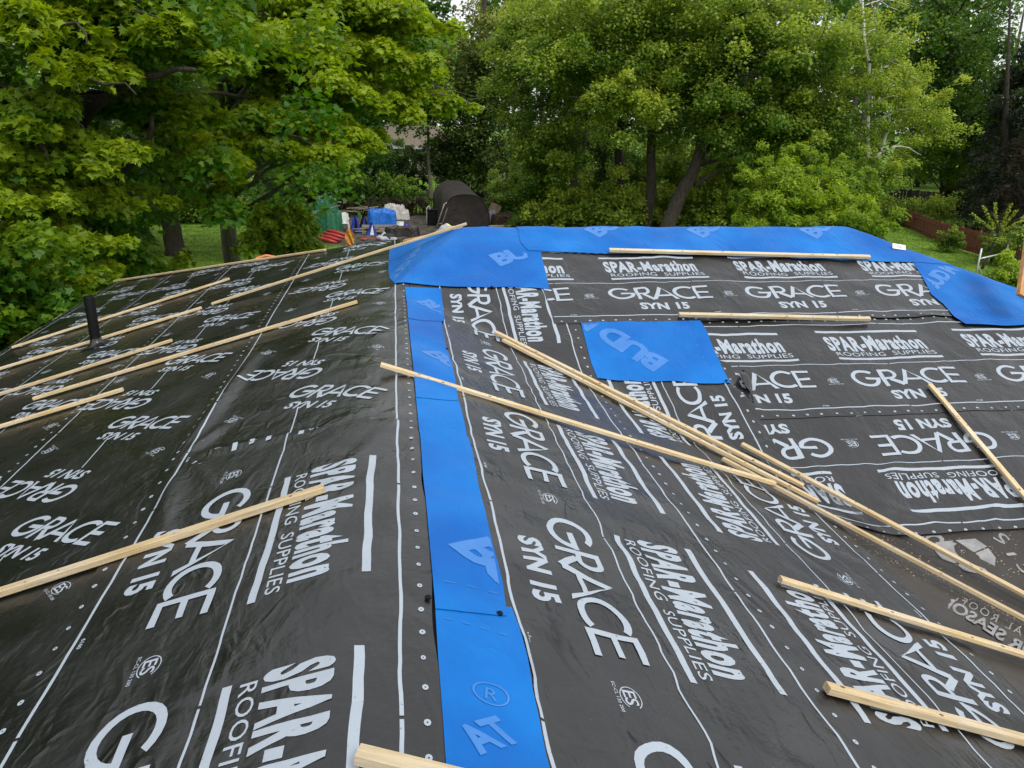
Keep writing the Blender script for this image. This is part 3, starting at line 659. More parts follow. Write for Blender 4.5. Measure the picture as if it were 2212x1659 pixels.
# cap nails pinning the sheets
NAILP = [((925, 1306), .03, 'dark cap nail in a pucker of the black sheet left of the blue strip'), ((1079, 1341), .03, 'dark cap nail on the lifted edge of the blue centre strip'),
         ((966, 762), .03, 'small dark cap nail on the narrow far part of the blue strip'), ((1062, 626), .03, 'small dark cap nail on the lower edge of the big blue junction piece'),
         ((1605, 808), .03, 'dark cap nail beside the curled black corner right of the square patch'), ((1568, 832), .03, 'dark cap nail at the lower right corner of the square blue patch')]
for p, off, lab in NAILP:
    x, y = hit(*p); z = float(surf(x, y, off)); mb = MB()
    mb.tube([(x, y, z-.004), (x, y, z+.002), (x, y, z+.004)], [.011, .011, .006], 10); mb.tube([(x, y, z+.0035), (x, y, z+.0065)], [.003, .003], 8)
    tag(mb.build('cap_nail', M['abs']), lab, 'nail', 'cap nails pinning the sheets')
# curled corner right of the square patch
cx0, cy0 = hit(1607, 812); cx1, cy1 = hit(1635, 876)
V = []; Fs = []
for i in range(9):
    s = i/8; x = cx0+(cx1-cx0)*s; y = cy0+(cy1-cy0)*s; hh = .05*math.sin(math.pi*(.15+.8*s))*(1+.3*math.sin(9*s))
    for j in range(6):
        a = j/5*math.pi*1.15; V.append((x-.03+.05*math.sin(a)*(.6+.5*math.sin(5*s)), y+.01*math.cos(a), float(surf(x, y, .02))+hh*(1-math.cos(a))/2))
for i in range(8):
    for j in range(5): Fs.append((i*6+j, (i+1)*6+j, (i+1)*6+j+1, i*6+j+1))
mb = MB(); mb.add(V, Fs); tag(mb.build('curled_offcut', M['sheet'], None, True), 'crumpled black sheet edge curling up right of the square blue patch', 'underlayment offcut')
# sawdust in the valley
V = []; Fs = []
for i in range(900):
    s = random.random(); vx, vy = hit(1840+random.random()*370, 1150+random.random()*110) if i % 3 == 0 else (2.66+random.random()**.7*1.5, 0)
    if vy == 0: vy = 6.05-.889*vx+random.gauss(0, .09)
    if vy > 3.9 or vx < 2.64: continue
    z = float(surf(vx, vy, -.009)); r = random.uniform(.002, .007); a = random.random()*3; b = len(V)
    V += [(vx+r*math.cos(a), vy+r*math.sin(a), z), (vx-r*.6*math.sin(a), vy+r*.6*math.cos(a), z+.001), (vx-r*math.cos(a), vy-r*math.sin(a), z+.002), (vx, vy, z+r*.7)]
    Fs += [(b, b+1, b+3), (b+1, b+2, b+3), (b+2, b, b+3)]
mb = MB(); mb.add(V, Fs); tag(mb.build('sawdust', noisy('sawdust', (.4, .3, .17), (.6, .48, .3), 30, .9, 0)), 'sawdust and wood crumbs scattered along the roof valley', 'sawdust', None, 'stuff')
# pieces beyond the ridge
def drape(name, px, Y, thick, mats, label, cat, fold=.03, seed=0, mi_fn=None, n=14):
    """crumpled cloth whose outline corners lie at given pixels and distances: px = 4 corners"""
    C = [at(p[0], p[1], yy) for p, yy in zip(px, Y)]; V = []; Fs = []; rr = random.Random(seed); mi = []
    for i in range(n+1):
        for j in range(n+1):
            u, v = i/n, j/n; p = C[0]*(1-u)*(1-v)+C[1]*u*(1-v)+C[2]*u*v+C[3]*(1-u)*v
            w = fold*(math.sin(7*u+3*v+seed)+.6*math.sin(13*v-4*u+seed*2)+.4*math.sin(19*u+9*v)); V.append(p+Vector((0, -w*.3, w)))
    b = len(V); V += [v-Vector((0, -thick*.5, thick)) for v in V[:]]
    for i in range(n):
        for j in range(n):
            a = i*(n+1)+j; Fs.append((a, a+n+1, a+n+2, a+1)); Fs.append((b+a, b+a+1, b+a+n+2, b+a+n+1)); k = mi_fn(i/n, j/n) if mi_fn else 0; mi += [k, k]
    rim = [i*(n+1) for i in range(n+1)]+[n*(n+1)+j for j in range(1, n+1)]+[i*(n+1)+n for i in range(n-1, -1, -1)]+[j for j in range(n-1, 0, -1)]
    for k in range(len(rim)): a, c = rim[k], rim[(k+1) % len(rim)]; Fs.append((a, c, b+c, b+a)); mi.append(0)
    mb = MB(); mb.v = [tuple(v) for v in V]; mb.f = Fs; mb.m = mi
    o = mb.build(name, mats, None, True); return tag(o, label, cat)
greyc = noisy('grey_cloth', (.28, .28, .30), (.38, .38, .40), 6, .8, .2); yel = noisy('yellow_cloth', (.55, .62, .10), (.65, .7, .15), 6, .8, .2); blk = noisy('black_cloth', (.012, .012, .014), (.03, .03, .03), 6, .6, .2)
drape('folded_tarp', [(925, 511), (962, 484), (1000, 488), (930, 516)], [9.2, 9.6, 8.8, 8.7], .02, [greyc, yel], 'grey folded tarp with yellow corners lying behind the blue junction piece', 'tarp', .012, 2, lambda u, v: 1 if (u < .16 or u > .88) else 0)
drape('membrane_offcut', [(750, 545), (775, 518), (850, 508), (846, 535)], [10.2, 10.7, 10.4, 9.8], .03, [blk, M['print']], 'crumpled black membrane offcut with white print fragments on the far end of the left slope', 'underlayment offcut', .025, 4, lambda u, v: 1 if (.12 < u < .26 and .35 < v < .6 and int(v*14) % 2 == 0) else 0)
drape('curved_board', [(812, 512), (828, 502), (858, 516), (850, 524)], [10.3, 10.6, 10.3, 10.1], .05, [greyc], 'curved pale grey board poking up behind the black offcut', 'board', .015, 6)  # curved grey board, modelled as a draped slab
mb = MB(); a = at(872, 521, 8.95); b = at(925, 510, 8.85); mb.bar(a, b, .06, .03); tag(mb.build('timber_offcut', M['pine_o'], bevel=.003), 'short orange timber offcut behind the blue junction piece', 'timber')
mb = MB(); pts = [at(545, 568, 12.2), at(556, 558, 12.2), at(575, 552, 12.25), at(592, 555, 12.2), at(598, 560, 12.2)]; mb.tube(pts, .022, 8)
tag(mb.build('orange_hose', noisy('orange_plastic', (.6, .16, .03), (.7, .22, .05), 9, .5, 0), None, True), 'orange loop of hose showing over the far left roof edge', 'hose')
# upright plank on the right
mb = MB(); a = at(2216, 645, 6.0); b = at(2242, 470, 6.4)
mb.bar(a, b, .20, .04, 0, Vector((0, 1, 0))); 
for k in range(7):
    p = a.lerp(b, .2+.08*k)+Vector((-.05+.02*(k % 3), -.03, 0)); mb.tube([p, p+Vector((0, .012, 0))], .005, 8, 1)
tag(mb.build('upright_plank', [M['pine_o'], M['knot']]), 'orange-brown plank standing at the right edge of the frame, behind the blue hip', 'plank')
# pack label caught on the hip
lp = proj([0, 0, 0]); 
hx, hy = 5.42, 7.15
c = at(1942, 533, 7.28)
lab = empty('label_card', c, 'small white label card with a green ring standing on the right hip edge', 'label card')
mb = MB(); x = Vector((.95, -.25, -.12)).normalized(); n_ = Vector((.1, -.75, .6)).normalized(); y = n_.cross(x).normalized()
R = Matrix((x, y, n_)).transposed(); mb.box(c, (.13, .06, .003), R); mb.build('card', noisy('white_card', (.75, .75, .72), (.85, .85, .82), 9, .6, 0), lab)
mb = MB(); V = [c+R @ Vector((r_*math.cos(t*math.pi/8), r_*.9*math.sin(t*math.pi/8), .0022)) for r_ in (.012, .02) for t in range(16)]
mb.add(V, [(i, (i+1) % 16, 16+(i+1) % 16, 16+i) for i in range(16)]); mb.build('ring_mark', noisy('teal', (.05, .3, .25), (.06, .35, .3), 9, .6, 0), lab)

# ================================================================== THE YARD
def gz(x, y):
    x = np.asarray(x, float); y = np.asarray(y, float)
    return .25*vnoise(x*.07+3, y*.07+8)*np.clip((y-12)/20, 0, 1)
def ground_mat():
    mt, n, b = newmat('lawn_and_dirt')
    g = n.nodes.new('ShaderNodeNewGeometry'); sx = n.nodes.new('ShaderNodeSeparateXYZ'); n.links.new(g.outputs['Position'], sx.inputs[0])
    t = n.nodes.new('ShaderNodeTexNoise'); t.inputs['Scale'].default_value = 1.2; t.inputs['Detail'].default_value = 8; n.links.new(g.outputs['Position'], t.inputs['Vector'])
    gr = n.nodes.new('ShaderNodeValToRGB'); gr.color_ramp.elements[0].color = (.07, .14, .014, 1); gr.color_ramp.elements[1].color = (.16, .26, .03, 1)
    gr.color_ramp.elements[0].position = .35; gr.color_ramp.elements[1].position = .65; n.links.new(t.outputs['Fac'], gr.inputs[0])
    dr = n.nodes.new('ShaderNodeValToRGB'); dr.color_ramp.elements[0].color = (.04, .034, .026, 1); dr.color_ramp.elements[1].color = (.13, .115, .095, 1)
    dr.color_ramp.elements[0].position = .35; dr.color_ramp.elements[1].position = .68
    t2 = n.nodes.new('ShaderNodeTexNoise'); t2.inputs['Scale'].default_value = 2.5; t2.inputs['Detail'].default_value = 9; n.links.new(g.outputs['Position'], t2.inputs['Vector']); n.links.new(t2.outputs['Fac'], dr.inputs[0])
    at_ = n.nodes.new('ShaderNodeAttribute'); at_.attribute_name = 'tone'
    ad = n.nodes.new('ShaderNodeMath'); ad.operation = 'MULTIPLY_ADD'; ad.inputs[1].default_value = .8; n.links.new(t.outputs['Fac'], ad.inputs[0]); n.links.new(at_.outputs['Fac'], ad.inputs[2])
    rp = n.nodes.new('ShaderNodeValToRGB'); rp.color_ramp.elements[0].position = .80; rp.color_ramp.elements[1].position = 1.0; n.links.new(ad.outputs[0], rp.inputs[0])
    mx = n.nodes.new('ShaderNodeMixRGB'); n.links.new(rp.outputs[0], mx.inputs[0]); n.links.new(gr.outputs[0], mx.inputs[1]); n.links.new(dr.outputs[0], mx.inputs[2])
    n.links.new(mx.outputs[0], b.inputs['Base Color']); b.inputs['Roughness'].default_value = .95; b.inputs['Specular IOR Level'].default_value = .2
    bp = n.nodes.new('ShaderNodeBump'); bp.inputs['Distance'].default_value = .06; bp.inputs['Strength'].default_value = .8
    t3 = n.nodes.new('ShaderNodeTexNoise'); t3.inputs['Scale'].default_value = 9; n.links.new(g.outputs['Position'], t3.inputs['Vector']); n.links.new(t3.outputs['Fac'], bp.inputs['Height']); n.links.new(bp.outputs[0], b.inputs['Normal'])
    return mt
xs = np.concatenate([np.linspace(-400, -62, 14), np.arange(-60, 61, 1.0), np.linspace(62, 400, 14)]); ys = np.concatenate([np.linspace(-300, -22, 10), np.arange(-20, 111, 1.0), np.linspace(112, 420, 14)])
X, Y = np.meshgrid(xs, ys, indexing='ij'); Z = gz(X, Y); V = np.stack([X.ravel(), Y.ravel(), Z.ravel()], 1); idx = np.arange(X.size).reshape(X.shape)
q = np.stack([idx[:-1, :-1], idx[1:, :-1], idx[1:, 1:], idx[:-1, 1:]], -1).reshape(-1, 4)
dirt = np.clip(1-np.maximum(np.abs(X.ravel()-2.5)/12, np.abs(Y.ravel()-42)/7)**3, 0, 1)
me = npmesh('ground', V, q, np.full(len(q), 4), tone=dirt); tag(link('ground', me, ground_mat(), None, True), kind='structure')

# ------------------------------------------------------------------ foliage
SH = {
 'maple': np.array([(0, 0), (.16, -.02), (.50, -.10), (.36, .16), (.56, .42), (.24, .40), (.30, .62), (.12, .60), (0, 1.0), (-.12, .60), (-.30, .62), (-.24, .40), (-.56, .42), (-.36, .16), (-.50, -.10), (-.16, -.02)]),
 'oval': np.array([(0, 0), (.28, .3), (.2, .75), (0, 1.0), (-.2, .75), (-.28, .3)]),
 'lobed': np.array([(0, 0), (.42, .1), (.3, .35), (.42, .6), (.1, .62), (0, 1.0), (-.1, .62), (-.42, .6), (-.3, .35), (-.42, .1)]),
 'lance': np.array([(0, 0), (.14, .35), (0, 1.1), (-.14, .35)]),
 'needle': np.array([(-.12, 0), (.12, 0), (.05, 1.2), (-.05, 1.2)]),
}
def leaf_arrays(C, N, size, shape, rng, curl=.18):
    """C centres, N normals (unit), one leaf polygon each"""
    S = SH[shape]; n = len(C); k = len(S)
    a = rng.normal(size=(n, 3)); T = np.cross(N, a); T /= np.linalg.norm(T, axis=1)[:, None]+1e-9; B = np.cross(N, T)
    s = size*rng.uniform(.6, 1.25, n)
    P = C[:, None, :]+T[:, None, :]*(S[None, :, 0, None]*s[:, None, None])+B[:, None, :]*((S[None, :, 1, None]-.4)*s[:, None, None])
    bend = (S[:, 0]**2*1.2+(S[:, 1]-.4)**2)*curl
    P -= N[:, None, :]*(bend[None, :, None]*s[:, None, None])
    return P.reshape(-1, 3), k
def frustum_keep(C, rng, margin=.12, outside=.12):
    x, y, d = proj(C); ins = (d > .3) & (x > -W*margin) & (x < W*(1+margin)) & (y > -Hh*margin*1.3) & (y < Hh*(1+margin))
    return ins | (rng.random(len(C)) < outside)
def foliage(clumps, per, size, shape, rng, flat=.38, droop=.45, tilt=.55, curl=.18, top_bias=True, outward=None, lean=0):
    """clumps: list of (centre, radius, tone); every clump is a drooping layered spray of leaves"""
    Cs, Ns, Ts = [], [], []
    cc = np.array([c[0] for c in clumps]); keep = frustum_keep(cc, rng, .10, .10)
    for (c, r, tn), kp in zip(clumps, keep):
        n = int(per*(1 if kp else .12)); 
        if n < 1: continue
        a = rng.uniform(0, 2*math.pi, n); rho = np.sqrt(rng.random(n)); lob = .72+.28*np.sin(a*3+rng.uniform(0, 6))*np.sin(a*5+rng.uniform(0, 6))
        x = np.cos(a)*rho*r*lob; y = np.sin(a)*rho*r*lob
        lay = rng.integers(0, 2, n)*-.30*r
        z = -droop*r*rho**2+lay+rng.normal(0, .09*r*flat/.38, n)+flat*r*.3*rng.normal(size=n)
        P = np.stack([x, y, z], 1)+np.array(c)
        N = rng.normal(size=(n, 3))*tilt+np.array([0, 0, 1.])+np.stack([np.cos(a), np.sin(a), 0*a], 1)*rho[:, None]*(.55+lean)
        N /= np.linalg.norm(N, axis=1)[:, None]
        Cs.append(P); Ns.append(N); Ts.append(np.clip(tn+rng.normal(0, .13, n)-.25*(lay < 0), 0, 1))  # lower leaf layer darker: shade under each spray put into the tone
    C = np.vstack(Cs); N = np.vstack(Ns); T = np.concatenate(Ts)
    ok_ = ~((C[:, 1] < 13.4) & (C[:, 0] > -4.75)); C = C[ok_]; N = N[ok_]; T = T[ok_]
    V, k = leaf_arrays(C, N, size, shape, rng, curl)
    return V, k, np.repeat(T, k)
def leaf_mesh(name, mat, parent, arrs):
    Vs, Ls, Ss, Ts = [], [], [], []; b = 0
    for V, k, T in arrs:
        n = len(V)//k; Vs.append(V); Ls.append(np.arange(b, b+len(V))); Ss.append(np.full(n, k)); Ts.append(T); b += len(V)
    me = bpy.data.meshes.new(name); V = np.vstack(Vs).astype(np.float32); L = np.concatenate(Ls).astype(np.int32); S = np.concatenate(Ss).astype(np.int32)
    me.vertices.add(len(V)); me.vertices.foreach_set('co', V.ravel()); me.loops.add(len(L)); me.loops.foreach_set('vertex_index', L)
    me.polygons.add(len(S)); me.polygons.foreach_set('loop_start', (np.cumsum(S)-S).astype(np.int32)); me.polygons.foreach_set('loop_total', S)
    a = me.attributes.new('tone', 'FLOAT', 'POINT'); a.data.foreach_set('value', np.concatenate(Ts).astype(np.float32)); me.update(calc_edges=True)
    return link(name, me, mat, parent)
def blob(c, R, n, rng, cr, tone, shell=.5, zmin=-99, twist=.12):
    """clump centres through an uneven ellipsoid, most near its outside"""
    out = []; ph = rng.uniform(0, 6, 4)
    for _ in range(n):
        d = rng.normal(size=3); d /= np.linalg.norm(d); r = rng.random()**shell
        r *= 1+twist*math.sin(3*math.atan2(d[1], d[0])+ph[0])+twist*math.sin(5*d[2]*2+ph[1])
        p = np.array(c)+d*np.array(R)*r
        if p[2] < zmin: continue
        tn = tone+.22*(d[2]*r)+.12*rng.normal()-.25*(1-r)  # tops lighter, inner clumps darker: crown light and shade put into leaf tone
        out.append((p, cr*rng.uniform(.6, 1.25), tn))
    return out
def limb(mb, a, b, r0, r1, rng, sag=.12, k=6, n=7):
    a = Vector(a); b = Vector(b); L = (b-a).length; off = Vector(rng.normal(0, .07*L, 3)); pts = []
    for i in range(k+1):
        s = i/k; p = a.lerp(b, s)+off*math.sin(math.pi*s)+Vector((0, 0, sag*L*math.sin(math.pi*s)))
        pts.append(p+Vector(rng.normal(0, .012*L, 3))*(0 < i < k))
    mb.tube(pts, [r0*(1-i/k)+r1*i/k for i in range(k+1)], n)
    return pts
def tree(name, label, cat, trunk, rad, blobs, mat, bark='bark', size=.15, shape='maple', per=90, seed=0, limbs=(), nbr=26, group='trees around the yard', flat=.38, droop=.45, tilt=.55, boughs=(), flowers=0):
    """trunk: list of points; blobs: (centre, radii, n, clump radius, tone[, zmin])"""
    rng = np.random.default_rng(seed); base = Vector(trunk[0])
    root = empty(name, base, label, cat, group)
    mb = MB(); tp = [Vector(p) for p in trunk]; k = len(tp)
    pts = []; rr = []
    for i in range(k-1):
        for j in range(4):
            s = j/4; p = tp[i].lerp(tp[i+1], s)+Vector(rng.normal(0, .03, 3))*(i+j > 0); pts.append(p); f = (i+s)/(k-1); rr.append(rad*(1-.72*f)*(1.45 if i+j == 0 else 1)*rng.uniform(.95, 1.05))
    pts.append(tp[-1]); rr.append(rad*.26); mb.tube(pts, rr, 12)
    for (la, lb, r0, r1) in limbs: limb(mb, la, lb, r0, r1, rng, .05, 8, 8)
    cl = []
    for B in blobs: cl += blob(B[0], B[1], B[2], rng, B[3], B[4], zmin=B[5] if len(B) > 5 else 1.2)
    for (bp, r0, r1, n, tn) in boughs:
        bp = [np.array(p) for p in bp]; tip = []
        for i in range(n):
            s = rng.random()**.8*(len(bp)-1); j = min(int(s), len(bp)-2); f = s-j; g_ = s/(len(bp)-1); r = r0*(1-g_)+r1*g_
            p = bp[j]*(1-f)+bp[j+1]*f+rng.normal(0, 1, 3)*np.array([.55*r, .8*r, .13*r]); tip.append((p, r*rng.uniform(.5, .9), tn+.12*rng.normal()+.18*g_-.06))
        cl += tip; limb(mb, tp[min(2, k-1)] if len(bp) < 2 else Vector(bp[0])-(Vector(bp[1])-Vector(bp[0]))*.3-Vector((0, 0, .1)), Vector(bp[-1])-Vector((0, 0, .12)), .05, .01, rng, .04, 8, 6)
    if cl:
        ids = rng.permutation(len(cl))[:nbr]
        for i in ids:
            c = cl[i][0]; best = min(range(2, len(pts)), key=lambda j: abs(pts[j].z-(c[2]-.35*np.hypot(c[0]-pts[j].x, c[1]-pts[j].y)))+.1*j/len(pts))
            p = pts[best]; r0 = min(rr[best]*.45, .10); lp_ = limb(mb, p, c, r0, .012, rng, .06)
            for _ in range(3):
                o2 = lp_[rng.integers(2, len(lp_))]; e = Vector(c)+Vector(rng.normal(0, cl[i][1]*.8, 3)); limb(mb, o2, e, .018, .005, rng, .05, 4, 4)
    mb.build('trunk', M[bark], root, True)
    if cl:
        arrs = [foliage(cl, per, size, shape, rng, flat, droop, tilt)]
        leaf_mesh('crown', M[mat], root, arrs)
        if flowers:
            fc = [cl[i] for i in rng.permutation(len(cl))[:int(len(cl)*flowers)]]
            leaf_mesh('blossom', M['flower'], root, [foliage(fc, 10, .07, 'oval', rng)])
    return root
def shrub(name, label, cat, blobs, mat, size, shape, per, seed, group='shrubs and undergrowth', stems=8, flat=.5, droop=.4, tilt=.6, flowers=0):
    rng = np.random.default_rng(seed); c0 = blobs[0][0]; base = Vector((c0[0], c0[1], float(gz(c0[0], c0[1])))); root = empty(name, base, label, cat, group)
    cl = []
    for B in blobs: cl += blob(B[0], B[1], B[2], rng, B[3], B[4], zmin=B[5] if len(B) > 5 else .1)
    mb = MB()
    for i in rng.permutation(len(cl))[:stems]: limb(mb, base+Vector(rng.normal(0, .15, 3))*Vector((1, 1, 0)).length*.5, cl[i][0], .03, .007, rng, .02, 5, 5)
    mb.build('stem', M['bark'], root, True)
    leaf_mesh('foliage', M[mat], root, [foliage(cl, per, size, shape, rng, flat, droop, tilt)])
    if flowers: leaf_mesh('blossom', M['flower'], root, [foliage([cl[i] for i in rng.permutation(len(cl))[:int(len(cl)*flowers)]], 26, .05, 'oval', rng)])
    return root
def A(px, py, Y): return tuple(at(px, py, Y))
def G(px, Y):
    p = at(px, 400, Y); return (p.x, p.y, float(gz(p.x, p.y))-.1)
# --- left side maples
tree('maple_tree', 'big maple filling the upper left, thick dark trunk and bright yellow-green sprays', 'tree',
     [G(150, 16.5), A(150, 520, 16.5), A(130, 240, 16.3), A(120, -60, 16), A(150, -260, 16)], .40,
     [(A(120, 40, 17), (5.0, 3, 4.2), 60, 1.1, .22), (A(300, -200, 15.5), (5, 4, 2.6), 40, 1.1, .5), (A(-120, 300, 17), (3, 2, 3), 30, 1.0, .2), (A(60, 400, 17.5), (3.4, 1.5, 2.2), 40, .85, .2)],  # low-tone blobs behind the boughs: shaded crown interior put into leaf colour
     boughs=[([A(-60, -20, 14), A(60, 25, 13), A(185, 75, 12.3)], .7, .45, 22, .80), ([A(90, 60, 14.5), A(190, 110, 13.5), A(292, 185, 12.8)], .65, .40, 22, .85), ([A(-80, 190, 15), A(10, 205, 14), A(110, 255, 13.5)], .8, .5, 18, .42),
             ([A(-80, 300, 15), A(30, 300, 14), A(130, 350, 13.8)], .8, .45, 20, .5), ([A(60, 250, 15.5), A(170, 280, 14.6), A(290, 330, 14.0)], .7, .4, 20, .42), ([A(100, -60, 15), A(240, -20, 14), A(380, 50, 13.8)], .9, .5, 22, .5),
             ([A(180, 60, 16), A(330, 60, 15.5), A(480, 110, 15)], .9, .55, 24, .42), ([A(200, 190, 16.5), A(330, 200, 16), A(440, 245, 15.6)], .8, .45, 18, .36), ([A(120, 330, 16), A(240, 380, 15.5), A(340, 440, 15)], .7, .4, 18, .4)],
     mat='maple', size=.14, per=260, seed=1, nbr=34, flat=.2, droop=.38, limbs=[(A(135, 300, 16.3), A(420, 150, 13.5), .12, .03), (A(130, 200, 16.3), A(330, 20, 15), .14, .03), (A(140, 420, 16.5), A(330, 250, 15), .13, .03)])
tree('maple_tree', 'near maple at the left edge whose lowest leafy branches overhang the roof eave', 'tree',
     [G(-160, 11), A(-150, 500, 11), A(-140, 100, 11), A(-100, -300, 11)], .24,
     [(A(-60, 560, 12), (1.5, 1.5, 1.3), 30, .6, .30, 1.2), (A(60, 500, 16), (2.4, 1.0, 1.4), 40, .7, .2), (A(60, 650, 14.5), (2.0, .6, 1.0), 50, .55, .28, .8)],
     boughs=[([A(-60, 400, 13.6), A(30, 400, 13.6), A(118, 425, 13.7)], .6, .35, 20, .58), ([A(-60, 480, 13.7), A(80, 470, 13.7), A(205, 520, 13.8)], .6, .35, 24, .55), ([A(-40, 555, 13.6), A(90, 560, 13.6), A(228, 590, 13.7)], .6, .35, 28, .60),
             ([A(-40, 640, 13.5), A(50, 640, 13.5), A(165, 650, 13.6)], .55, .35, 26, .52), ([A(60, 380, 15), A(170, 400, 14.6), A(262, 455, 14.4)], .6, .35, 20, .5), ([A(-60, 700, 13.5), A(20, 700, 13.5), A(90, 700, 13.5)], .5, .35, 20, .5)],
     mat='maple', size=.12, per=190, seed=2, nbr=4, flat=.22, droop=.4)
tree('maple_tree', 'broad maple with low bright boughs reaching right over the yard, pale grey trunk base', 'tree',
     [G(492, 24), A(490, 480, 24), A(486, 330, 24), A(510, 120, 23.5), A(560, -120, 23)], .27,
     [(A(600, 20, 23), (4.4, 2.4, 3.0), 70, 1.15, .34), (A(740, 20, 22.5), (2.8, 2.0, 2.2), 34, 1.0, .5), (A(560, 250, 23.5), (3.0, 1.4, 1.2), 34, .9, .25)],
     boughs=[([A(560, -40, 21.5), A(760, -10, 21), A(942, 60, 20.6)], 1.2, .6, 34, .78), ([A(600, 70, 21), A(770, 80, 20.5), A(915, 140, 20.2)], 1.1, .5, 34, .78), ([A(560, 130, 21), A(720, 160, 20.4), A(905, 248, 20)], 1.1, .45, 38, .74),
             ([A(780, 130, 23.5), A(880, 165, 23), A(984, 230, 22.8)], 1.0, .45, 24, .60), ([A(480, 200, 20.5), A(640, 235, 20), A(800, 296, 19.6)], 1.0, .45, 36, .66), ([A(560, 280, 20), A(680, 292, 19.6), A(850, 316, 19.3)], .55, .28, 24, .72),
             ([A(420, 250, 19.5), A(580, 290, 19), A(755, 335, 18.8)], .9, .40, 34, .62), ([A(380, 290, 18.5), A(450, 315, 18.2), A(545, 372, 18)], .62, .35, 22, .98), ([A(300, 230, 19), A(400, 270, 18.5), A(500, 330, 18.2)], .8, .4, 20, .6),
             ([A(430, 60, 20), A(560, 80, 19.6), A(690, 130, 19.2)], 1.0, .5, 24, .5), ([A(300, 300, 20), A(390, 360, 19.6), A(470, 430, 19.4)], .8, .4, 22, .45)],
     mat='maple', bark='barkg', size=.14, per=230, seed=3, nbr=40, flat=.2, droop=.4, limbs=[(A(488, 330, 24), A(650, 110, 20), .13, .03), (A(488, 300, 24), A(880, 170, 21), .10, .02), (A(500, 200, 23.8), A(760, 20, 21), .10, .02), (A(488, 340, 24), A(280, 200, 22), .09, .02)])
tree('maple_tree', 'dark maple with a thick black trunk standing on the left lawn', 'tree',
     [G(366, 34), A(366, 470, 34), A(360, 300, 34), A(345, 60, 34), A(340, -100, 34)], .42,
     [(A(330, 150, 33), (7, 4, 5), 120, 1.3, .30), (A(200, 330, 32), (5, 3, 2.5), 70, 1.1, .3)], 'maple2', size=.22, per=120, seed=4, nbr=30)
tree('maple_tree', 'slender grey-trunked tree standing behind the broad maple', 'tree',
     [G(578, 47), A(576, 400, 47), A(572, 280, 47), A(570, 0, 47), A(570, -90, 47)], .36,
     [(A(560, 100, 46), (7, 4, 6), 120, 1.4, .32), (A(690, 230, 48), (5, 3, 3.5), 70, 1.2, .25)], 'maple2', 'barkg', size=.26, per=110, seed=5, nbr=24)
tree('small_tree', 'leafless forked dark stem on the left lawn', 'tree', [G(314, 38), A(318, 500, 38), A(306, 440, 38), A(300, 380, 38)], .16,
     [(A(300, 380, 38), (1.8, 1.5, 1), 14, .7, .3)], 'maple2', size=.2, per=60, seed=6, nbr=8)
tree('small_tree', 'thin dark tree at the far left edge of the lawn', 'tree', [G(48, 36), A(46, 500, 36), A(44, 300, 36)], .18,
     [(A(40, 300, 36), (5, 3, 4), 80, 1.2, .25), (A(60, 440, 40), (5, 3, 1.6), 50, 1.0, .25)], 'maple2', size=.22, per=100, seed=7, nbr=14)
shrub('maple_sapling', 'bright maple sapling mass just beyond the roof, left of the yard clutter', 'sapling',
      [(A(606, 475, 22), (.9, 1.0, .6), 60, .36, .62), (A(590, 520, 22), (.9, 1, .45), 40, .36, .55), (A(650, 535, 22), (.45, .8, .3), 20, .28, .66)], 'bright', .14, 'maple', 90, 8)
shrub('maple_sapling', 'dark low maple growth along the left roof eave', 'sapling',
      [(A(230, 585, 17), (1.9, 1, .5), 50, .45, .45), (A(60, 700, 13), (1.5, .8, .7), 40, .45, .35), (A(400, 618, 20), (1.4, 1, .5), 26, .4, .5)], 'maple', .14, 'maple', 80, 9)
# --- middle
tree('spruce_tree', 'tall dark tree with yellowish tips in the top middle behind the yard', 'tree', [G(1040, 58), A(1040, 300, 58), A(1045, 40, 58), A(1050, -120, 58)], .4,
     [(A(1045, 110, 57), (3.6, 3, 3.6), 80, 1.2, .45), (A(1020, 220, 57), (3.8, 3, 3.6), 80, 1.2, .15), (A(1040, 330, 57), (3.5, 3, 2.8), 60, 1.2, .1), (A(960, 330, 58), (2.5, 2, 1.8), 40, 1, .1)], 'olive', size=.20, shape='lobed', per=130, seed=10, nbr=20)
tree('garden_tree', 'thin tree with a bare pale trunk in front of the neighbour house', 'tree', [G(931, 56), A(929, 400, 56), A(926, 300, 56), A(920, 120, 56)], .17,
     [(A(940, 225, 55.5), (2.8, 2, 2.0), 70, .9, .30), (A(850, 215, 55.5), (2.8, 2, 1.8), 50, .9, .22), (A(905, 150, 55), (2.8, 2, 2.5), 50, 1.0, .35)], 'mid', 'barkg', size=.2, shape='lobed', per=100, seed=11, nbr=22)
tree('garden_tree', 'dark leafy small tree hiding the left half of the neighbour house', 'tree', [G(800, 57), A(802, 380, 57), A(800, 280, 57)], .12,
     [(A(810, 345, 56), (1.6, 2, 1.0), 34, .7, .12), (A(735, 350, 56), (2.3, 2, 1.8), 46, .8, .12)], 'dark', size=.2, shape='lobed', per=90, seed=12, nbr=16)
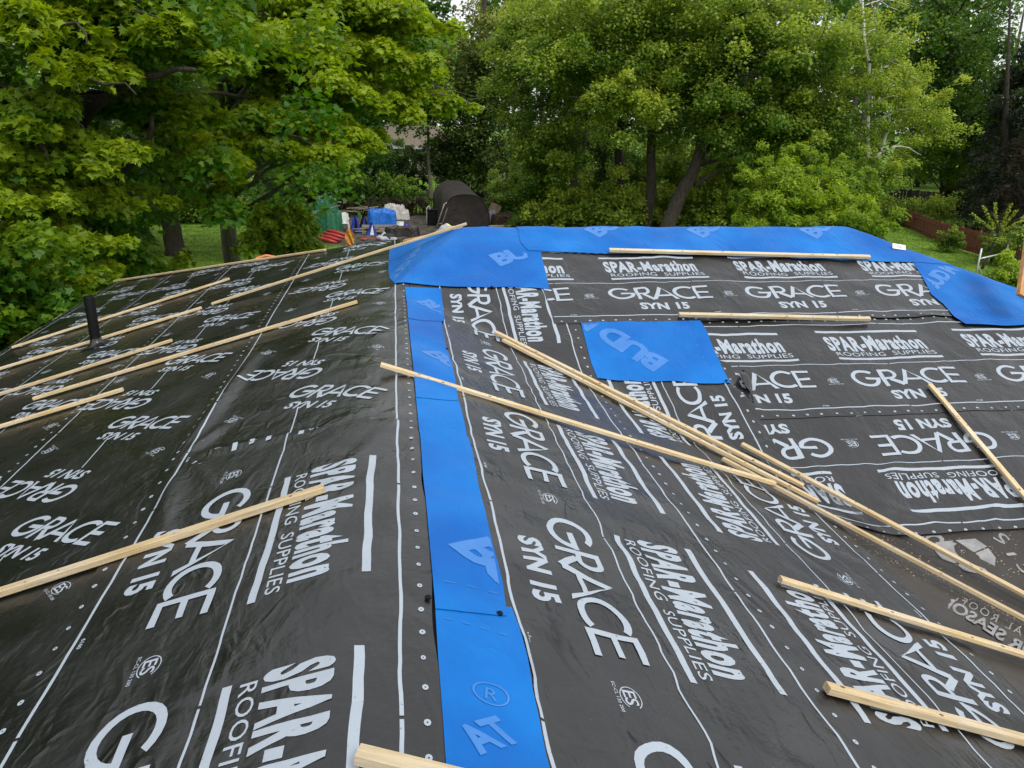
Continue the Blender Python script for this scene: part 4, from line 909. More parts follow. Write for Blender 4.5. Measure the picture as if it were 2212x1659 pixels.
for i, (px, py, Y, rx, rz, mt, n, tn, lb) in enumerate([
    (730, 405, 52, 2.2, 1.3, 'dark', 46, .45, 'dark bushy growth behind the green tarp pile'), (800, 405, 51, 2.0, 1.1, 'mid', 50, .15, 'green bush row behind the blue tarp'),
    (852, 408, 51, 1.3, 1.0, 'mid', 46, .2, 'green bush between the blue tarp and the thin pale trunk'), (1000, 365, 57, 1.2, 1.3, 'mid', 34, .12, 'rounded green bush directly above the dark tunnel tent'),
    (1120, 345, 62, 1.5, 2.6, 'mid', 44, .40, 'upright green bush left of the grey shed'), (1045, 315, 64, 1.5, 1.6, 'bright', 30, .3, 'yellow-green bush above the play frame'),
    (650, 430, 50, 3.0, 1.7, 'dark', 60, .3, 'dark undergrowth left of the green tarp pile'), (590, 445, 45, 2.6, 1.0, 'dark', 50, .35, 'dark undergrowth behind the maple sapling'),
    (1105, 440, 47, 1.0, 1.2, 'mid', 24, .2, 'green bush right behind the leaning panels'), (520, 400, 58, 6, 2.6, 'dark', 90, .35, 'dark thicket behind the left lawn'),
    (250, 420, 62, 9, 3.2, 'dark', 120, .35, 'dark thicket at the back of the left lawn')]):
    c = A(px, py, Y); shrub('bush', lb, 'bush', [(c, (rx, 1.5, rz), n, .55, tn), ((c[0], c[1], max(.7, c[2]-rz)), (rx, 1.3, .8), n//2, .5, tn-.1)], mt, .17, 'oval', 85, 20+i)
for i, (px, py, Y, rx, rz, mt, n, tn, lb) in enumerate([
    (230, 455, 45, 3.6, 1.5, 'mid', 90, .30, 'leafy growth at the back of the left lawn, beyond the thick dark trunks'), (420, 450, 45, 3.4, 1.5, 'mid', 90, .25, 'leafy growth at the back of the left lawn near the broad maple trunk'),
    (1130, 395, 45, 2.2, 2.0, 'mid', 70, .40, 'leafy bush between the tent and the forked trunk, further back'), (1290, 385, 45, 2.8, 2.2, 'mid', 90, .45, 'leafy bush filling the gap left of the straight brown trunk'),
    (1400, 360, 44, 2.6, 2.4, 'mid', 90, .40, 'leafy bush filling the gap behind the tall straight dark trunk'), (1540, 380, 43, 2.8, 2.2, 'mid', 90, .50, 'leafy bush filling the gap right of the leaning trunk'),
    (1680, 370, 43, 2.8, 1.9, 'mid', 80, .45, 'leafy bush behind the yellow-green shrub, left part'), (1820, 380, 43, 2.6, 1.7, 'mid', 80, .50, 'leafy bush behind the birch stems near the dark fence'),
    (860, 345, 60, 2.4, 1.5, 'dark', 60, .35, 'dark bush screening the wall of the neighbour house'), (960, 330, 60, 1.6, 1.2, 'dark', 40, .35, 'dark bush before the right end of the neighbour house')]):
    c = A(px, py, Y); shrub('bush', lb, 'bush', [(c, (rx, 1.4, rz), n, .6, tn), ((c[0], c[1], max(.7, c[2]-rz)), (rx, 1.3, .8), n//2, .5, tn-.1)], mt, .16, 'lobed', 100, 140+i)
# cedar hedge, brown below
rng = np.random.default_rng(50); hb_ = empty('cedar_hedge', A(900, 462, 47.5), 'brownish cedar hedge running along the back of the cluttered yard', 'hedge')
cl = []
for i in range(260):
    px = rng.uniform(690, 1170); c = at(px, 440, 47.5+rng.normal(0, .3)); z = rng.uniform(.05, 1.05); cl.append((np.array([c.x, c.y, z]), .3, .4*rng.random()+.1*z))
mbh = MB()
for i in range(60):
    c = at(690+8*i, 440, 47.6); mbh.tube([(c.x, c.y, -.1), (c.x+.05, c.y, 1.0)], [.04, .015], 6)
mbh.build('stem', M['bark'], hb_); leaf_mesh('foliage', M['brownleaf'], hb_, [foliage(cl, 90, .12, 'needle', rng, .9, .1, 1.2)])
# --- right of the yard
def lx(px, py, Y): return A(px, py, Y)
tree('box_elder_tree', 'forked pinkish-brown trunk tree right of the tent, V-shaped fork low down', 'tree', [G(1236, 40), A(1240, 385, 40), A(1262, 320, 40), A(1268, 200, 40), A(1262, 40, 40)], .22,
     [(A(1180, 190, 40), (3.2, 2.5, 4), 90, .9, .45), (A(1150, 60, 41), (3.2, 2.5, 3), 70, .9, .60), (A(1190, 310, 39), (2.0, 2, 1.6), 50, .8, .50)], 'mid', 'barkg', size=.145, shape='lobed', per=190, seed=61, nbr=30,
     limbs=[(A(1240, 385, 40), A(1205, 330, 39.8), .12, .05)], group='tall trees behind the blue ridge')
tree('box_elder_tree', 'tree with a straight brown trunk forking high, third trunk left of the leaning one', 'tree', [G(1345, 39), A(1338, 400, 39), A(1336, 300, 39), A(1350, 220, 39), A(1352, 60, 39), A(1330, -80, 39)], .28,
     [(A(1340, 60, 36), (4.2, 3, 3.2), 110, .95, .62), (A(1360, 200, 35), (2.3, 2, 1.8), 70, .7, .82), (A(1240, 60, 37), (3.4, 3, 3.2), 70, .9, .55)], 'mid', size=.14, shape='lobed', per=200, seed=62, nbr=40,
     limbs=[(A(1336, 310, 39), A(1312, 240, 39), .10, .05), (A(1262, 150, 39), A(1178, 60, 38), .07, .02), (A(1352, 120, 39), A(1290, -40, 38), .12, .04), (A(1352, 150, 39), A(1262, 170, 38), .05, .02)], group='tall trees behind the blue ridge', flowers=.12)
tree('box_elder_tree', 'tree with a tall straight dark trunk between two others', 'tree', [G(1398, 37), A(1404, 420, 37), A(1408, 250, 37), A(1420, 90, 37), A(1440, -100, 37)], .30,
     [(A(1450, 20, 36), (4.2, 3, 2.8), 100, .95, .55), (A(1480, 190, 37), (3, 2.4, 2.4), 60, .9, .45)], 'mid', size=.14, shape='lobed', per=190, seed=63, nbr=34, group='tall trees behind the blue ridge')
tree('box_elder_tree', 'big dark leaning trunk that splits into spreading limbs, right of centre', 'tree', [G(1430, 35), A(1462, 440, 35), A(1500, 360, 35), A(1535, 250, 35), A(1560, 110, 35), A(1600, -80, 35)], .38,
     [(A(1600, 80, 34.5), (4.6, 3, 3.6), 130, .95, .50), (A(1720, 120, 34), (4.0, 3, 3.4), 110, .95, .52), (A(1620, 250, 34.5), (3.6, 2.4, 1.8), 80, .85, .40), (A(1750, 260, 34), (3.0, 2.4, 1.6), 70, .8, .38)], 'mid', size=.135, shape='lobed', per=200, seed=64, nbr=46,
     limbs=[(A(1500, 400, 35), A(1580, 360, 34.6), .13, .03), (A(1535, 290, 35), A(1840, 205, 34), .15, .03), (A(1530, 260, 35), A(1520, 60, 35), .13, .04), (A(1540, 230, 35), A(1680, 20, 34), .12, .03)], group='tall trees behind the blue ridge')
tree('birch_tree', 'white-barked birch with three stems and a drooping side branch', 'tree', [G(1825, 33), A(1848, 425, 33), A(1872, 350, 33), A(1878, 200, 33), A(1868, 80, 33), A(1862, -60, 33)], .135,
     [(A(1900, 120, 33.5), (2.6, 2, 3.4), 70, .7, .70), (A(1960, 190, 33), (2.6, 1.8, 1.3), 56, .6, .92), (A(1990, 270, 33), (2.0, 1.8, 1.2), 36, .6, .70), (A(1830, 330, 33.5), (2.6, 1.4, 1.2), 40, .6, .4), (A(1870, 240, 32), (1.3, .8, 3.4), 34, .5, .6), (A(1905, 370, 32), (1.6, .8, .9), 34, .5, .55)], 'mid', 'birchb', size=.11, shape='oval', per=130, seed=65, nbr=7,
     limbs=[(A(1858, 395, 33), A(1925, 235, 32.8), .10, .04), (A(1800, 420, 33.2), A(1835, 310, 33), .08, .03), (A(1885, 345, 32.9), A(1990, 335, 32.4), .05, .015), (A(1876, 210, 33), A(1905, 140, 32.9), .05, .02)], group='tall trees behind the blue ridge')
tree('small_tree', 'rounded light green tree with trailing foliage right of the birch', 'tree', [G(2030, 47), A(2030, 440, 47), A(2035, 330, 47)], .16,
     [(A(2045, 335, 46), (2.0, 1.8, 2.0), 60, .75, .45), (A(1990, 310, 46), (2.2, 1.8, 1.6), 50, .75, .4)], 'bright', size=.12, shape='oval', per=110, seed=66, nbr=16)
shrub('willow_shrub', 'large yellow-green shrub with narrow leaves rising just behind the ridge', 'shrub',
      [(A(1740, 450, 25), (2.2, 1.3, 1.35), 130, .42, .58), (A(1690, 400, 25), (.9, .8, 1.0), 40, .35, .68), (A(1860, 480, 24), (1.2, 1.1, .9), 60, .38, .52), (A(1660, 480, 25), (1.1, 1.1, .9), 40, .38, .52), (A(1790, 395, 26), (1.2, 1, .8), 40, .4, .45), (A(1700, 375, 26), (1.6, 1, 1.35), 60, .22, .5), (A(1820, 400, 27), (1.9, 1, 1.2), 70, .24, .42), (A(1620, 430, 26), (1.0, 1, 1.1), 40, .22, .45)], 'bright', .17, 'lance', 120, 70, stems=16)
shrub('shrub', 'greenish-brown shrub leaning over the red fence', 'shrub', [(A(1935, 450, 43), (2.2, 1.3, .9), 60, .6, .45), (A(2025, 440, 42), (1.7, 1.2, .8), 46, .55, .6)], 'mid', .12, 'oval', 100, 71)
for i, (px, py, Y, rx, rz, mt, n, tn, lb) in enumerate([
    (1172, 405, 41, 1.7, 1.9, 'bright', 80, .25, 'fresh green bush at the right end of the yard'), (1230, 450, 39, 2.3, 1.3, 'mid', 80, .75, 'leafy undergrowth below the forked trunk'),
    (1320, 440, 38, 2.2, 1.6, 'mid', 90, .7, 'dark green undergrowth at the foot of the straight trunks'), (1440, 450, 38.5, 2.5, 1.3, 'mid', 90, .65, 'undergrowth around the foot of the leaning trunk'),
    (1560, 430, 37, 2.6, 1.9, 'mid', 120, .7, 'dense green undergrowth between the leaning trunk and the willow shrub'), (1480, 350, 40, 2.6, 1.8, 'mid', 80, .5, 'leafy thicket behind the leaning trunk'),
    (1640, 350, 37, 2.8, 1.6, 'mid', 80, .5, 'green thicket below the long horizontal limb'), (1760, 360, 38, 3.0, 1.5, 'dark', 70, .55, 'dark thicket behind the birch stems'),
    (1300, 320, 42, 3.0, 2.4, 'dark', 80, .6, 'dark thicket between the forked and straight trunks')]):
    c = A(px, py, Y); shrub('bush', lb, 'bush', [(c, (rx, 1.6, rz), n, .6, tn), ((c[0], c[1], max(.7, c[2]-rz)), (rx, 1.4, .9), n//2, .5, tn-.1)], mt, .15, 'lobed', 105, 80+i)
tree('maple_tree', 'tall dark green tree in the upper right behind the birch', 'tree', [G(2050, 47), A(2050, 350, 47), A(2055, 100, 47), A(2050, -120, 47)], .4,
     [(A(2030, 80, 46), (5.5, 3.5, 5.5), 150, 1.2, .50), (A(2100, 250, 46), (4.0, 3, 4), 90, 1.1, .42)], 'dark', size=.2, shape='lobed', per=130, seed=90, nbr=26, group='tall trees behind the blue ridge')
def spruce(px, Y, top_px, rbase, seed, lb, mat='spruce', zlow=.6):
    rng = np.random.default_rng(seed); b = G(px, Y); t = A(px, top_px, Y); root = empty('spruce_tree', b, lb, 'tree', 'tall trees behind the blue ridge'); mb = MB()
    mb.tube([b, ((b[0]+t[0])/2, b[1], (b[2]+t[2])/2), t], [.22, .14, .02], 10); cl = []; Hh_ = t[2]-b[2]; n = int(Hh_*9)
    for i in range(n):
        s = rng.random()**.9; z = zlow+s*(Hh_-zlow); L = rbase*(1-s)**.8+.25; a = rng.uniform(0, 6.28); e = Vector((b[0]+L*math.cos(a), b[1]+L*math.sin(a), b[2]+z-.25*L))
        mb.tube([(b[0], b[1], b[2]+z), ((b[0]+e.x)/2, (b[1]+e.y)/2, b[2]+z-.02*L), e], [.03, .02, .006], 5)
        for f in (.35, .6, .8, 1.0):
            p = Vector((b[0], b[1], b[2]+z)).lerp(e, f); cl.append((np.array(p), .36+.12*L*f*.5, .15+.5*rng.random()*f))
    mb.build('trunk', M['bark'], root, True); leaf_mesh('crown', M[mat], root, [foliage(cl, 80, .20, 'needle', rng, .7, .7, .9)])
spruce(2185, 41, -60, 2.8, 91, 'brown-black spruce at the right edge of the picture', 'spruce')
spruce(2130, 46, 150, 2.4, 92, 'second dark spruce half hidden behind the one at the right edge', 'spruce')
spruce(2290, 36, -200, 2.8, 93, 'dark spruce mostly outside the right edge', 'brownleaf')
tree('apple_tree', 'young apple tree with upright spiky sprays in front of the spruce', 'tree', [G(2160, 30), A(2158, 500, 30), A(2150, 475, 30)], .05,
     [(A(2150, 520, 30), (.7, .6, .35), 14, .3, .7)], 'mid', size=.08, shape='oval', per=60, seed=94, nbr=6,
     limbs=[(A(2155, 505, 30), A(x, y, 30), .02, .006) for x, y in ((2100, 460), (2125, 445), (2150, 440), (2185, 440), (2215, 470), (2195, 455))])
rngs = np.random.default_rng(95); arr = []
for x, y in ((2100, 460), (2125, 445), (2150, 440), (2185, 440), (2215, 470), (2195, 455)):
    cl = [(np.array(A(2155+(x-2155)*s, 505+(y-505)*s, 30)), .10, .8) for s in np.linspace(.25, 1, 9)]; arr.append(foliage(cl, 16, .08, 'oval', rngs, .8, .1, .9))
ap = [o for o in bpy.data.objects if o.name.startswith('apple_tree')][0]; leaf_mesh('foliage', M['mid'], ap, arr)
shrub('shrub', 'low shrub at the right edge covered in green leaves beside the clothes post', 'shrub', [(A(2185, 598, 24), (1.0, .8, .85), 70, .33, .62, .5)], 'bright', .10, 'oval', 110, 96)
shrub('shrub', 'white flowering shrub at the right edge', 'shrub', [(A(2215, 500, 27), (.45, .5, .6), 24, .3, .6)], 'mid', .10, 'oval', 80, 97, flowers=.6)
for i, (px, py, Y, r, lb) in enumerate([(2052, 515, 34, .55, 'small dark bush against the middle of the red fence'), (2150, 535, 31, .75, 'brownish bush against the right end of the red fence')]):
    c = A(px, py, Y); shrub('bush', lb, 'bush', [(c, (r, r, r*1.2), 30, .28, .25)], 'mid', .10, 'oval', 90, 100+i, stems=4)

# far wood closing the view
rng = np.random.default_rng(200); cl = []
for i in range(2300):
    th = rng.uniform(-.95, 1.15); R = rng.uniform(80, 104); x = math.sin(th)*R; y = math.cos(th)*R; z = rng.random()**.8*19
    u, v, d = proj([x, y, z])
    if -30 < z and 700 < u < 1110 and v > 255 and v < 430: continue
    if (abs(u-985) < 34 and v < 22) or (abs(u-1245) < 26 and 30 < v < 90) or (u > 2140 and v < 110 and rng.random() < .75): continue
    cl.append((np.array([x, y, z]), 2.0, .12+.35*rng.random()))
o = leaf_mesh('distant_woods', M['dark'], None, [foliage(cl, 90, .55, 'lobed', rng, .8, .4, .8)]); tag(o, 'dense dark woods closing off the view behind the gardens', 'woods', None, 'stuff')
cl = []  # trees out of view, added so the left slope reflects dark foliage
for i in range(900):
    th = rng.uniform(-1.9, -.50); R = rng.uniform(17, 27)
    if i % 5 == 0: th = rng.uniform(.85, 1.5); R = rng.uniform(45, 60)
    x = math.sin(th)*R; y = math.cos(th)*R; z = .5+rng.random()**.8*(13 if th < 0 else 9); u, v, d = proj([x, y, z])
    if d > 0 and -260 < u < 2500: continue
    cl.append((np.array([x, y, z]), 1.6, .1+.4*rng.random()))
_fk = frustum_keep; frustum_keep = lambda C, rng, margin=0, outside=0: np.ones(len(C), bool)
o = leaf_mesh('unseen_side_woods', M['maple2'], None, [foliage(cl, 60, .5, 'lobed', rng, .8, .4, .8)]); tag(o, 'belt of leafy trees out of view at both sides, added for dark roof reflections', 'woods', None, 'stuff')
frustum_keep = _fk
tm = MB()
for i in range(70):
    th = rng.uniform(-.9, 1.1); R = rng.uniform(66, 95); x = math.sin(th)*R; y = math.cos(th)*R; u, v, d = proj([x, y, 2])
    if 680 < u < 1120: continue
    tm.tube([(x, y, -.2), (x+rng.normal(0, .3), y, 7), (x+rng.normal(0, .6), y, 16)], [.3, .22, .08], 7)
o = tm.build('distant_trunks', M['bark'], None, True); tag(o, 'mass of thin dark trunks inside the distant woods', 'woods', None, 'stuff')

# ------------------------------------------------------------------ neighbour house
def nb():
    Y = 76; a = A(752, 315, Y); b = A(1012, 312, Y); x0, x1 = a[0], b[0]; ez = a[2]; rz = A(860, 262, Y)[2]+.3
    root = empty('neighbour_house', ((x0+x1)/2, Y+3, 0), 'low house with tan hip roof half hidden by trees behind the yard', 'house')
    wm = noisy('cream_siding', (.15, .14, .11), (.22, .20, .16), 4, .8, .2); rm = noisy('tan_shingles', (.11, .092, .065), (.16, .135, .095), 10, .9, .4, 30)
    mb = MB(); mb.box(((x0+x1)/2, Y+4, ez/2), (x1-x0-1.0, 7.4, ez)); mb.build('wall', wm, root)
    mb = MB(); V = [(x0, Y-.3, ez), (x1, Y-.3, ez), (x1, Y+8.3, ez), (x0, Y+8.3, ez), (x0+4, Y+4, rz), (x1-4, Y+4, rz)]
    mb.add(V, [(0, 1, 5, 4), (1, 2, 5), (2, 3, 4, 5), (3, 0, 4), (3, 2, 1, 0)]); mb.build('roof', rm, root)
    mb = MB(); mb.box(((x0+x1)/2, Y-.33, ez-.08), (x1-x0, .05, .2)); mb.build('gutter', M['print'], root)
    for k, f in enumerate((.30, .45, .68, .86)):
        cx = x0+(x1-x0)*f; mb = MB(); mb.box((cx, Y+.28, 1.5), (1.3, .06, 1.2)); w_ = mb.build('window', noisy('white_trim', (.6, .6, .58), (.7, .7, .68), 5, .6, 0), root)
        mb = MB(); mb.box((cx, Y+.24, 1.5), (1.1, .04, 1.0)); g = mb.build('pane', noisy('dark_glass', (.02, .025, .03), (.03, .035, .04), 3, .1, 0), w_)
nb()
white = noisy('white_plastic', (.62, .62, .60), (.74, .74, .72), 6, .5, .1)
def gpos(px, py):      # ground point and metres per pixel there
    p = gp(px, py, 0.); d = (Vector((p.x, p.y, -EYE))).dot(Vector(F_)); return Vector((p.x, p.y, float(gz(p.x, p.y)))), d/F
# lawn chair
p, s = gpos(948, 372); c = empty('garden_chair', p, 'white slatted garden chair on the sunny lawn before the neighbour house', 'chair')
mb = MB(); mb.box(p+Vector((0, 0, .45)), (.75, .7, .06)); mb.build('seat', white, c)
mb = MB(); [mb.box(p+Vector((-.3+.15*k, .35, .85)), (.12, .04, .8), Matrix.Rotation(-.3, 3, 'X')) for k in range(5)]; mb.build('backrest', white, c)
for sx in (-1, 1):
    for sy in (-1, 1): mb = MB(); mb.box(p+Vector((.33*sx, .3*sy, .21)), (.06, .06, .42)); mb.build('leg', white, c)
    mb = MB(); mb.box(p+Vector((.36*sx, 0, .66)), (.09, .7, .04)); mb.build('armrest', white, c)
# play frame and shed
p, s = gpos(1048, 384); c = empty('play_frame', p, 'white A-frame garden swing with a red seat beside the grey shed', 'swing')
for sx in (-1, 1):
    mb = MB()
    for sy in (-1, 1): mb.bar(p+Vector((.9*sx+.0, 1.0*sy-.0, 0)), p+Vector((.7*sx, 0, 2.2)), .09, .09)
    mb.bar(p+Vector((.84*sx, .7, .7)), p+Vector((.84*sx, -.7, .7)), .06, .06); mb.build('leg', white, c)
mb = MB(); mb.bar(p+Vector((-.8, 0, 2.2)), p+Vector((.8, 0, 2.2)), .09, .09); mb.build('top_bar', white, c)
mb = MB(); mb.box(p+Vector((0, 0, .7)), (.7, .4, .12)); mb.box(p+Vector((0, .2, 1.0)), (.7, .08, .5)); mb.build('seat', noisy('red', (.5, .03, .02), (.6, .05, .04), 5, .5, 0), c)
p, s = gpos(1088, 388); c = empty('garden_shed', p, 'small pale grey shed at the edge of the bright lawn', 'shed')
ribs = MB(); [ribs.box(p+Vector((-.55+.16*k, -.0, .95)), (.12, .05, 1.9)) for k in range(8)]; ribs.box(p+Vector((0, .8, .95)), (1.25, 1.5, 1.9)); ribs.build('wall', noisy('grey_panels', (.30, .32, .34), (.4, .42, .44), 5, .7, .1), c)
mb = MB(); mb.box(p+Vector((0, .8, 1.95)), (1.5, 1.8, .1)); mb.build('roof', noisy('grey_roof', (.12, .12, .12), (.18, .18, .18), 5, .7, .1), c)

# ------------------------------------------------------------------ tunnel tent
def tent():
    p0 = Vector(A(1006, 490, 42)); p0.z = 0; p1 = Vector(A(978, 470, 49)); p1.z = 0
    root = empty('tunnel_tent', p0, 'dark brown fabric tunnel shelter with a closed rounded end behind the ridge', 'shelter')
    mt = noisy('brown_fabric', (.020, .014, .012), (.042, .030, .025), 3, .55, .6, 14, dist=.05)
    d = (p1-p0).normalized(); s_ = Vector((d.y, -d.x, 0)); w = 1.28; h = 1.78; n = 22; V = []; Fs = []; k = 16
    for i in range(k+1):
        f = i/k; c = p0.lerp(p1, f); wob = .03*math.sin(f*19)
        for j in range(n+1):
            a = math.pi*j/n; x = math.copysign(abs(math.cos(a))**.75, math.cos(a))*w*(1+.03*math.sin(j+f*9)); z = (abs(math.sin(a))**.72)*h*(1+.10*f)+wob*math.sin(a)-.03*abs(math.sin(f*math.pi*4))*math.sin(a)
            V.append(c+s_*x+Vector((0, 0, z)))
    for i in range(k):
        for j in range(n): Fs.append((i*(n+1)+j, (i+1)*(n+1)+j, (i+1)*(n+1)+j+1, i*(n+1)+j+1))
    mb = MB(); mb.v = [tuple(v) for v in V]; mb.f = Fs; mb.m = [0]*len(Fs); mb.build('cover', mt, root, True)
    mb = MB(); ring = [Vector(V[j]) for j in range(n+1)]; cc = sum(ring, Vector())/len(ring)+d*.08; b = [r+d*.03 for r in ring]
    mb.add([*b, cc], [(j, j+1, n+1) for j in range(n)]+[(n, 0, n+1)]); mb.build('end_flap', mt, root)
    mb = MB(); mb.tube(ring, .03, 6); mb.build('arch_pole', mt, root, True)
tent()
# tarp covered piles
def tarp_pile(name, px, py, w, d, h, mat, label, cat, seed, tiers=(1.0,), crumple=.10):
    """sheet thrown over boxy things: tiers = heights (fraction) from the rim inwards"""
    p, s = gpos(px, py); n = 44; V = []; Fs = []; nt_ = len(tiers); rr = random.Random(seed)
    bumps = [(rr.uniform(-.7, .7), rr.uniform(-.7, .7), rr.uniform(.15, .4), rr.uniform(-.16, .16)) for _ in range(9)]
    creases = [(rr.uniform(0, math.pi), rr.uniform(-.8, .8), rr.uniform(.03, .07), rr.uniform(.03, .09)) for _ in range(12)]
    for i in range(n+1):
        for j in range(n+1):
            u = i/n*2-1; v = j/n*2-1; m_ = (abs(u)**5+abs(v)**5)**.2; ang = math.atan2(v, u)
            e = 1-min(1, m_); lv = 0
            for k, tk in enumerate(tiers):
                a = max(0, min(1, (e-.34*k/nt_*1.5)/.10)); lv += (tk-(tiers[k-1] if k else 0))*(a*a*(3-2*a))
            z = h*lv
            for (bx, by, br, bh) in bumps: z += h*bh*math.exp(-((u-bx)**2+(v-by)**2)/br**2)*(lv > .3)
            for (ca, co, cw, ch) in creases:
                dd = u*math.cos(ca)+v*math.sin(ca)-co; z += h*ch*max(0, 1-abs(dd)/cw)*(lv > .05)
            z += h*crumple*float(vnoise(u*9+seed*5, v*9+seed))*min(1, lv*2)
            r = 1+.06*math.sin(5*ang+seed)+.05*float(vnoise(ang*6, seed*1.)) * 2
            V.append(p+Vector((u*w/2*r, v*d/2*r, max(0.01, z))))
    for i in range(n):
        for j in range(n): a = i*(n+1)+j; Fs.append((a, a+n+1, a+n+2, a+1))
    mb = MB(); mb.v = [tuple(v) for v in V]; mb.f = Fs; mb.m = [0]*len(Fs); return tag(mb.build(name, mat, None, False), label, cat), p
gt = noisy('green_tarp', (.012, .10, .045), (.03, .16, .08), 3, .4, .6, 9, dist=.05); btm = noisy('blue_tarp', (.01, .12, .50), (.02, .18, .62), 3, .4, .6, 9, dist=.05)
_, pg = tarp_pile('tarp_pile', 709, 500, 1.5, 1.3, 1.55, gt, 'tall pile under a crumpled green tarp at the left of the yard', 'tarp pile', 3, (.62, 1.0))
_, pb = tarp_pile('tarp_pile', 826, 487, 1.55, 1.1, .82, btm, 'low pile under a bright blue tarp on a pallet', 'tarp pile', 5, (.9,))
_, pw = tarp_pile('canvas_bundle', 853, 474, 1.6, .8, .85, noisy('dirty_canvas', (.45, .43, .40), (.62, .60, .57), 3, .8, .7, 8, dist=.08), 'heap of dirty white canvas bundled beside the blue tarp', 'canvas', 9, (.5, .85), .22)
tarp_pile('tarp_heap', 868, 509, 1.7, .8, .42, noisy('black_tarp', (.010, .009, .010), (.03, .025, .025), 3, .4, .6, 9, dist=.05), 'low heap of black tarp lying in front of the pallets', 'tarp', 12)
tarp_pile('tarp_heap', 846, 509, .42, .5, .35, btm, 'blue corner of tarp at the left end of the black heap', 'tarp', 14)
tarp_pile('rubble_heap', 655, 470, 1.1, .8, .65, noisy('grey_rubble', (.09, .08, .07), (.22, .20, .18), 8, .9, .9, 12, dist=.1), 'grey-brown heap of boards and rubble left of the green tarp', 'rubble', 16)
tarp_pile('brush_pile', 1092, 487, 1.7, 1.2, .6, noisy('brown_brush', (.03, .022, .014), (.13, .09, .06), 12, .95, 1, 16, dist=.1), 'low brown brush pile right of the leaning panels', 'brush pile', 18)
wood_g = noisy('weathered_wood', (.14, .12, .09), (.30, .26, .20), 6, .85, .4, 40, stretch=(1, 6, 6))
def planks(name, items, mat, label, cat, grp=None, w=.16, t=.035):
    mb = MB()
    for a, b in items: mb.bar(a, b, w, t)
    return tag(mb.build(name, mat, bevel=.004), label, cat, grp)
for k, (dx, dz, rz_) in enumerate(((0, 1.72, .05), (.1, 1.62, -.12))):
    a = pg+Vector((-.65+dx, 0, dz)); b = pg+Vector((.65+dx, -.1, dz-.03+rz_)); planks('loose_board', [(a, b)], wood_g, ['grey board lying level across the very top of the green tarp pile', 'grey board lying slightly tilted just under the top of the green tarp pile'][k], 'board')
a = pg+Vector((-.75, -.62, 1.02)); b = pg+Vector((.72, -.66, 1.38)); planks('loose_board', [(a, b)], wood_g, 'pale slanting board leaning across the middle of the green tarp pile', 'board', w=.08)
# pallet under the blue tarp and lumber pile
def pallet(p, w, d, label, h=.14, rot=0):
    root = empty('wood_pallet', p, label, 'pallet'); R = Matrix.Rotation(rot, 3, 'Z')
    for k in range(7): mb = MB(); mb.box(p+R @ Vector((0, -d/2+d*k/6, h-.012)), (w, d/9, .022), R); mb.build('slat', wood_g, root)
    for k in range(3): mb = MB(); mb.box(p+R @ Vector((-w/2+.05+(w-.1)*k/2, 0, (h-.024)/2)), (.09, d, h-.026), R); mb.build('runner', wood_g, root)
p, s = gpos(822, 498); pallet(p, 1.9, .9, 'grey wooden pallet in front of the blue tarp pile', .22, .03)
p, s = gpos(800, 503); mbp = MB(); rr = random.Random(5)
for k in range(14):
    a = p+Vector((rr.uniform(-.9, .3), rr.uniform(-.5, .3), .04+.02*k)); mbp = MB(); mbp.bar(a, a+Vector((rr.uniform(.7, 1.7), rr.uniform(-.3, .3), rr.uniform(-.02, .08))), .09, .04)
    tag(mbp.build('scrap_board', wood_g, bevel=.004), 'weathered scrap board lying in the heap between the pallet and the red sled', 'board', 'scrap boards heaped in the yard')
for k in range(6):
    p, s = gpos(760+12*k, 470-2*(k % 3)); a = p+Vector((-.6, 0, .35+.1*(k % 2))); mbp = MB(); mbp.bar(a, a+Vector((1.2, .2, rr.uniform(-.1, .15))), .12, .05)
    tag(mbp.build('scrap_board', wood_g, bevel=.004), 'weathered scrap board propped in the row behind the blue backpacks', 'board', 'scrap boards propped at the back of the yard')
# things lying about
def bucket(px, py, r, h, mat, label, cat='bucket'):
    p, s = gpos(px, py); root = empty('bucket', p, label, cat); mb = MB(); mb.tube([p, p+Vector((0, 0, h))], [r*.82, r], 16); mb.build('body', mat, root, True)
    mb = MB(); ring = [p+Vector((r*math.cos(t*math.pi/8), r*math.sin(t*math.pi/8), h)) for t in range(17)]; mb.tube(ring, .012, 5); mb.build('rim', mat, root)
    mb = MB(); mb.tube([p+Vector((r*math.cos(t), 0, h-.02+r*.8*math.sin(t))) for t in np.linspace(0, math.pi, 9)], .006, 5); mb.build('handle', M['abs'], root)
bucket(737, 480, .17, .32, noisy('cyan', (.02, .32, .5), (.04, .4, .6), 5, .4, 0), 'small cyan bucket right of the green tarp')
bucket(865, 498, .20, .42, white, 'white bucket with lid beside the blue tarp'); bucket(878, 498, .13, .35, noisy('violet', (.03, .03, .35), (.05, .04, .42), 5, .4, 0), 'narrow blue-violet can next to the white bucket', 'can')
p, s = gpos(934, 487); tagp = empty('waste_bin', p, 'dark wheeled bin left of the tunnel tent', 'bin'); mb = MB(); mb.box(p+Vector((0, 0, .4)), (.55, .5, .8)); mb.build('body', M['abs'], tagp, bevel=.03); mb = MB(); mb.box(p+Vector((0, -.02, .84)), (.6, .56, .06)); mb.build('lid', M['abs'], tagp, bevel=.015)
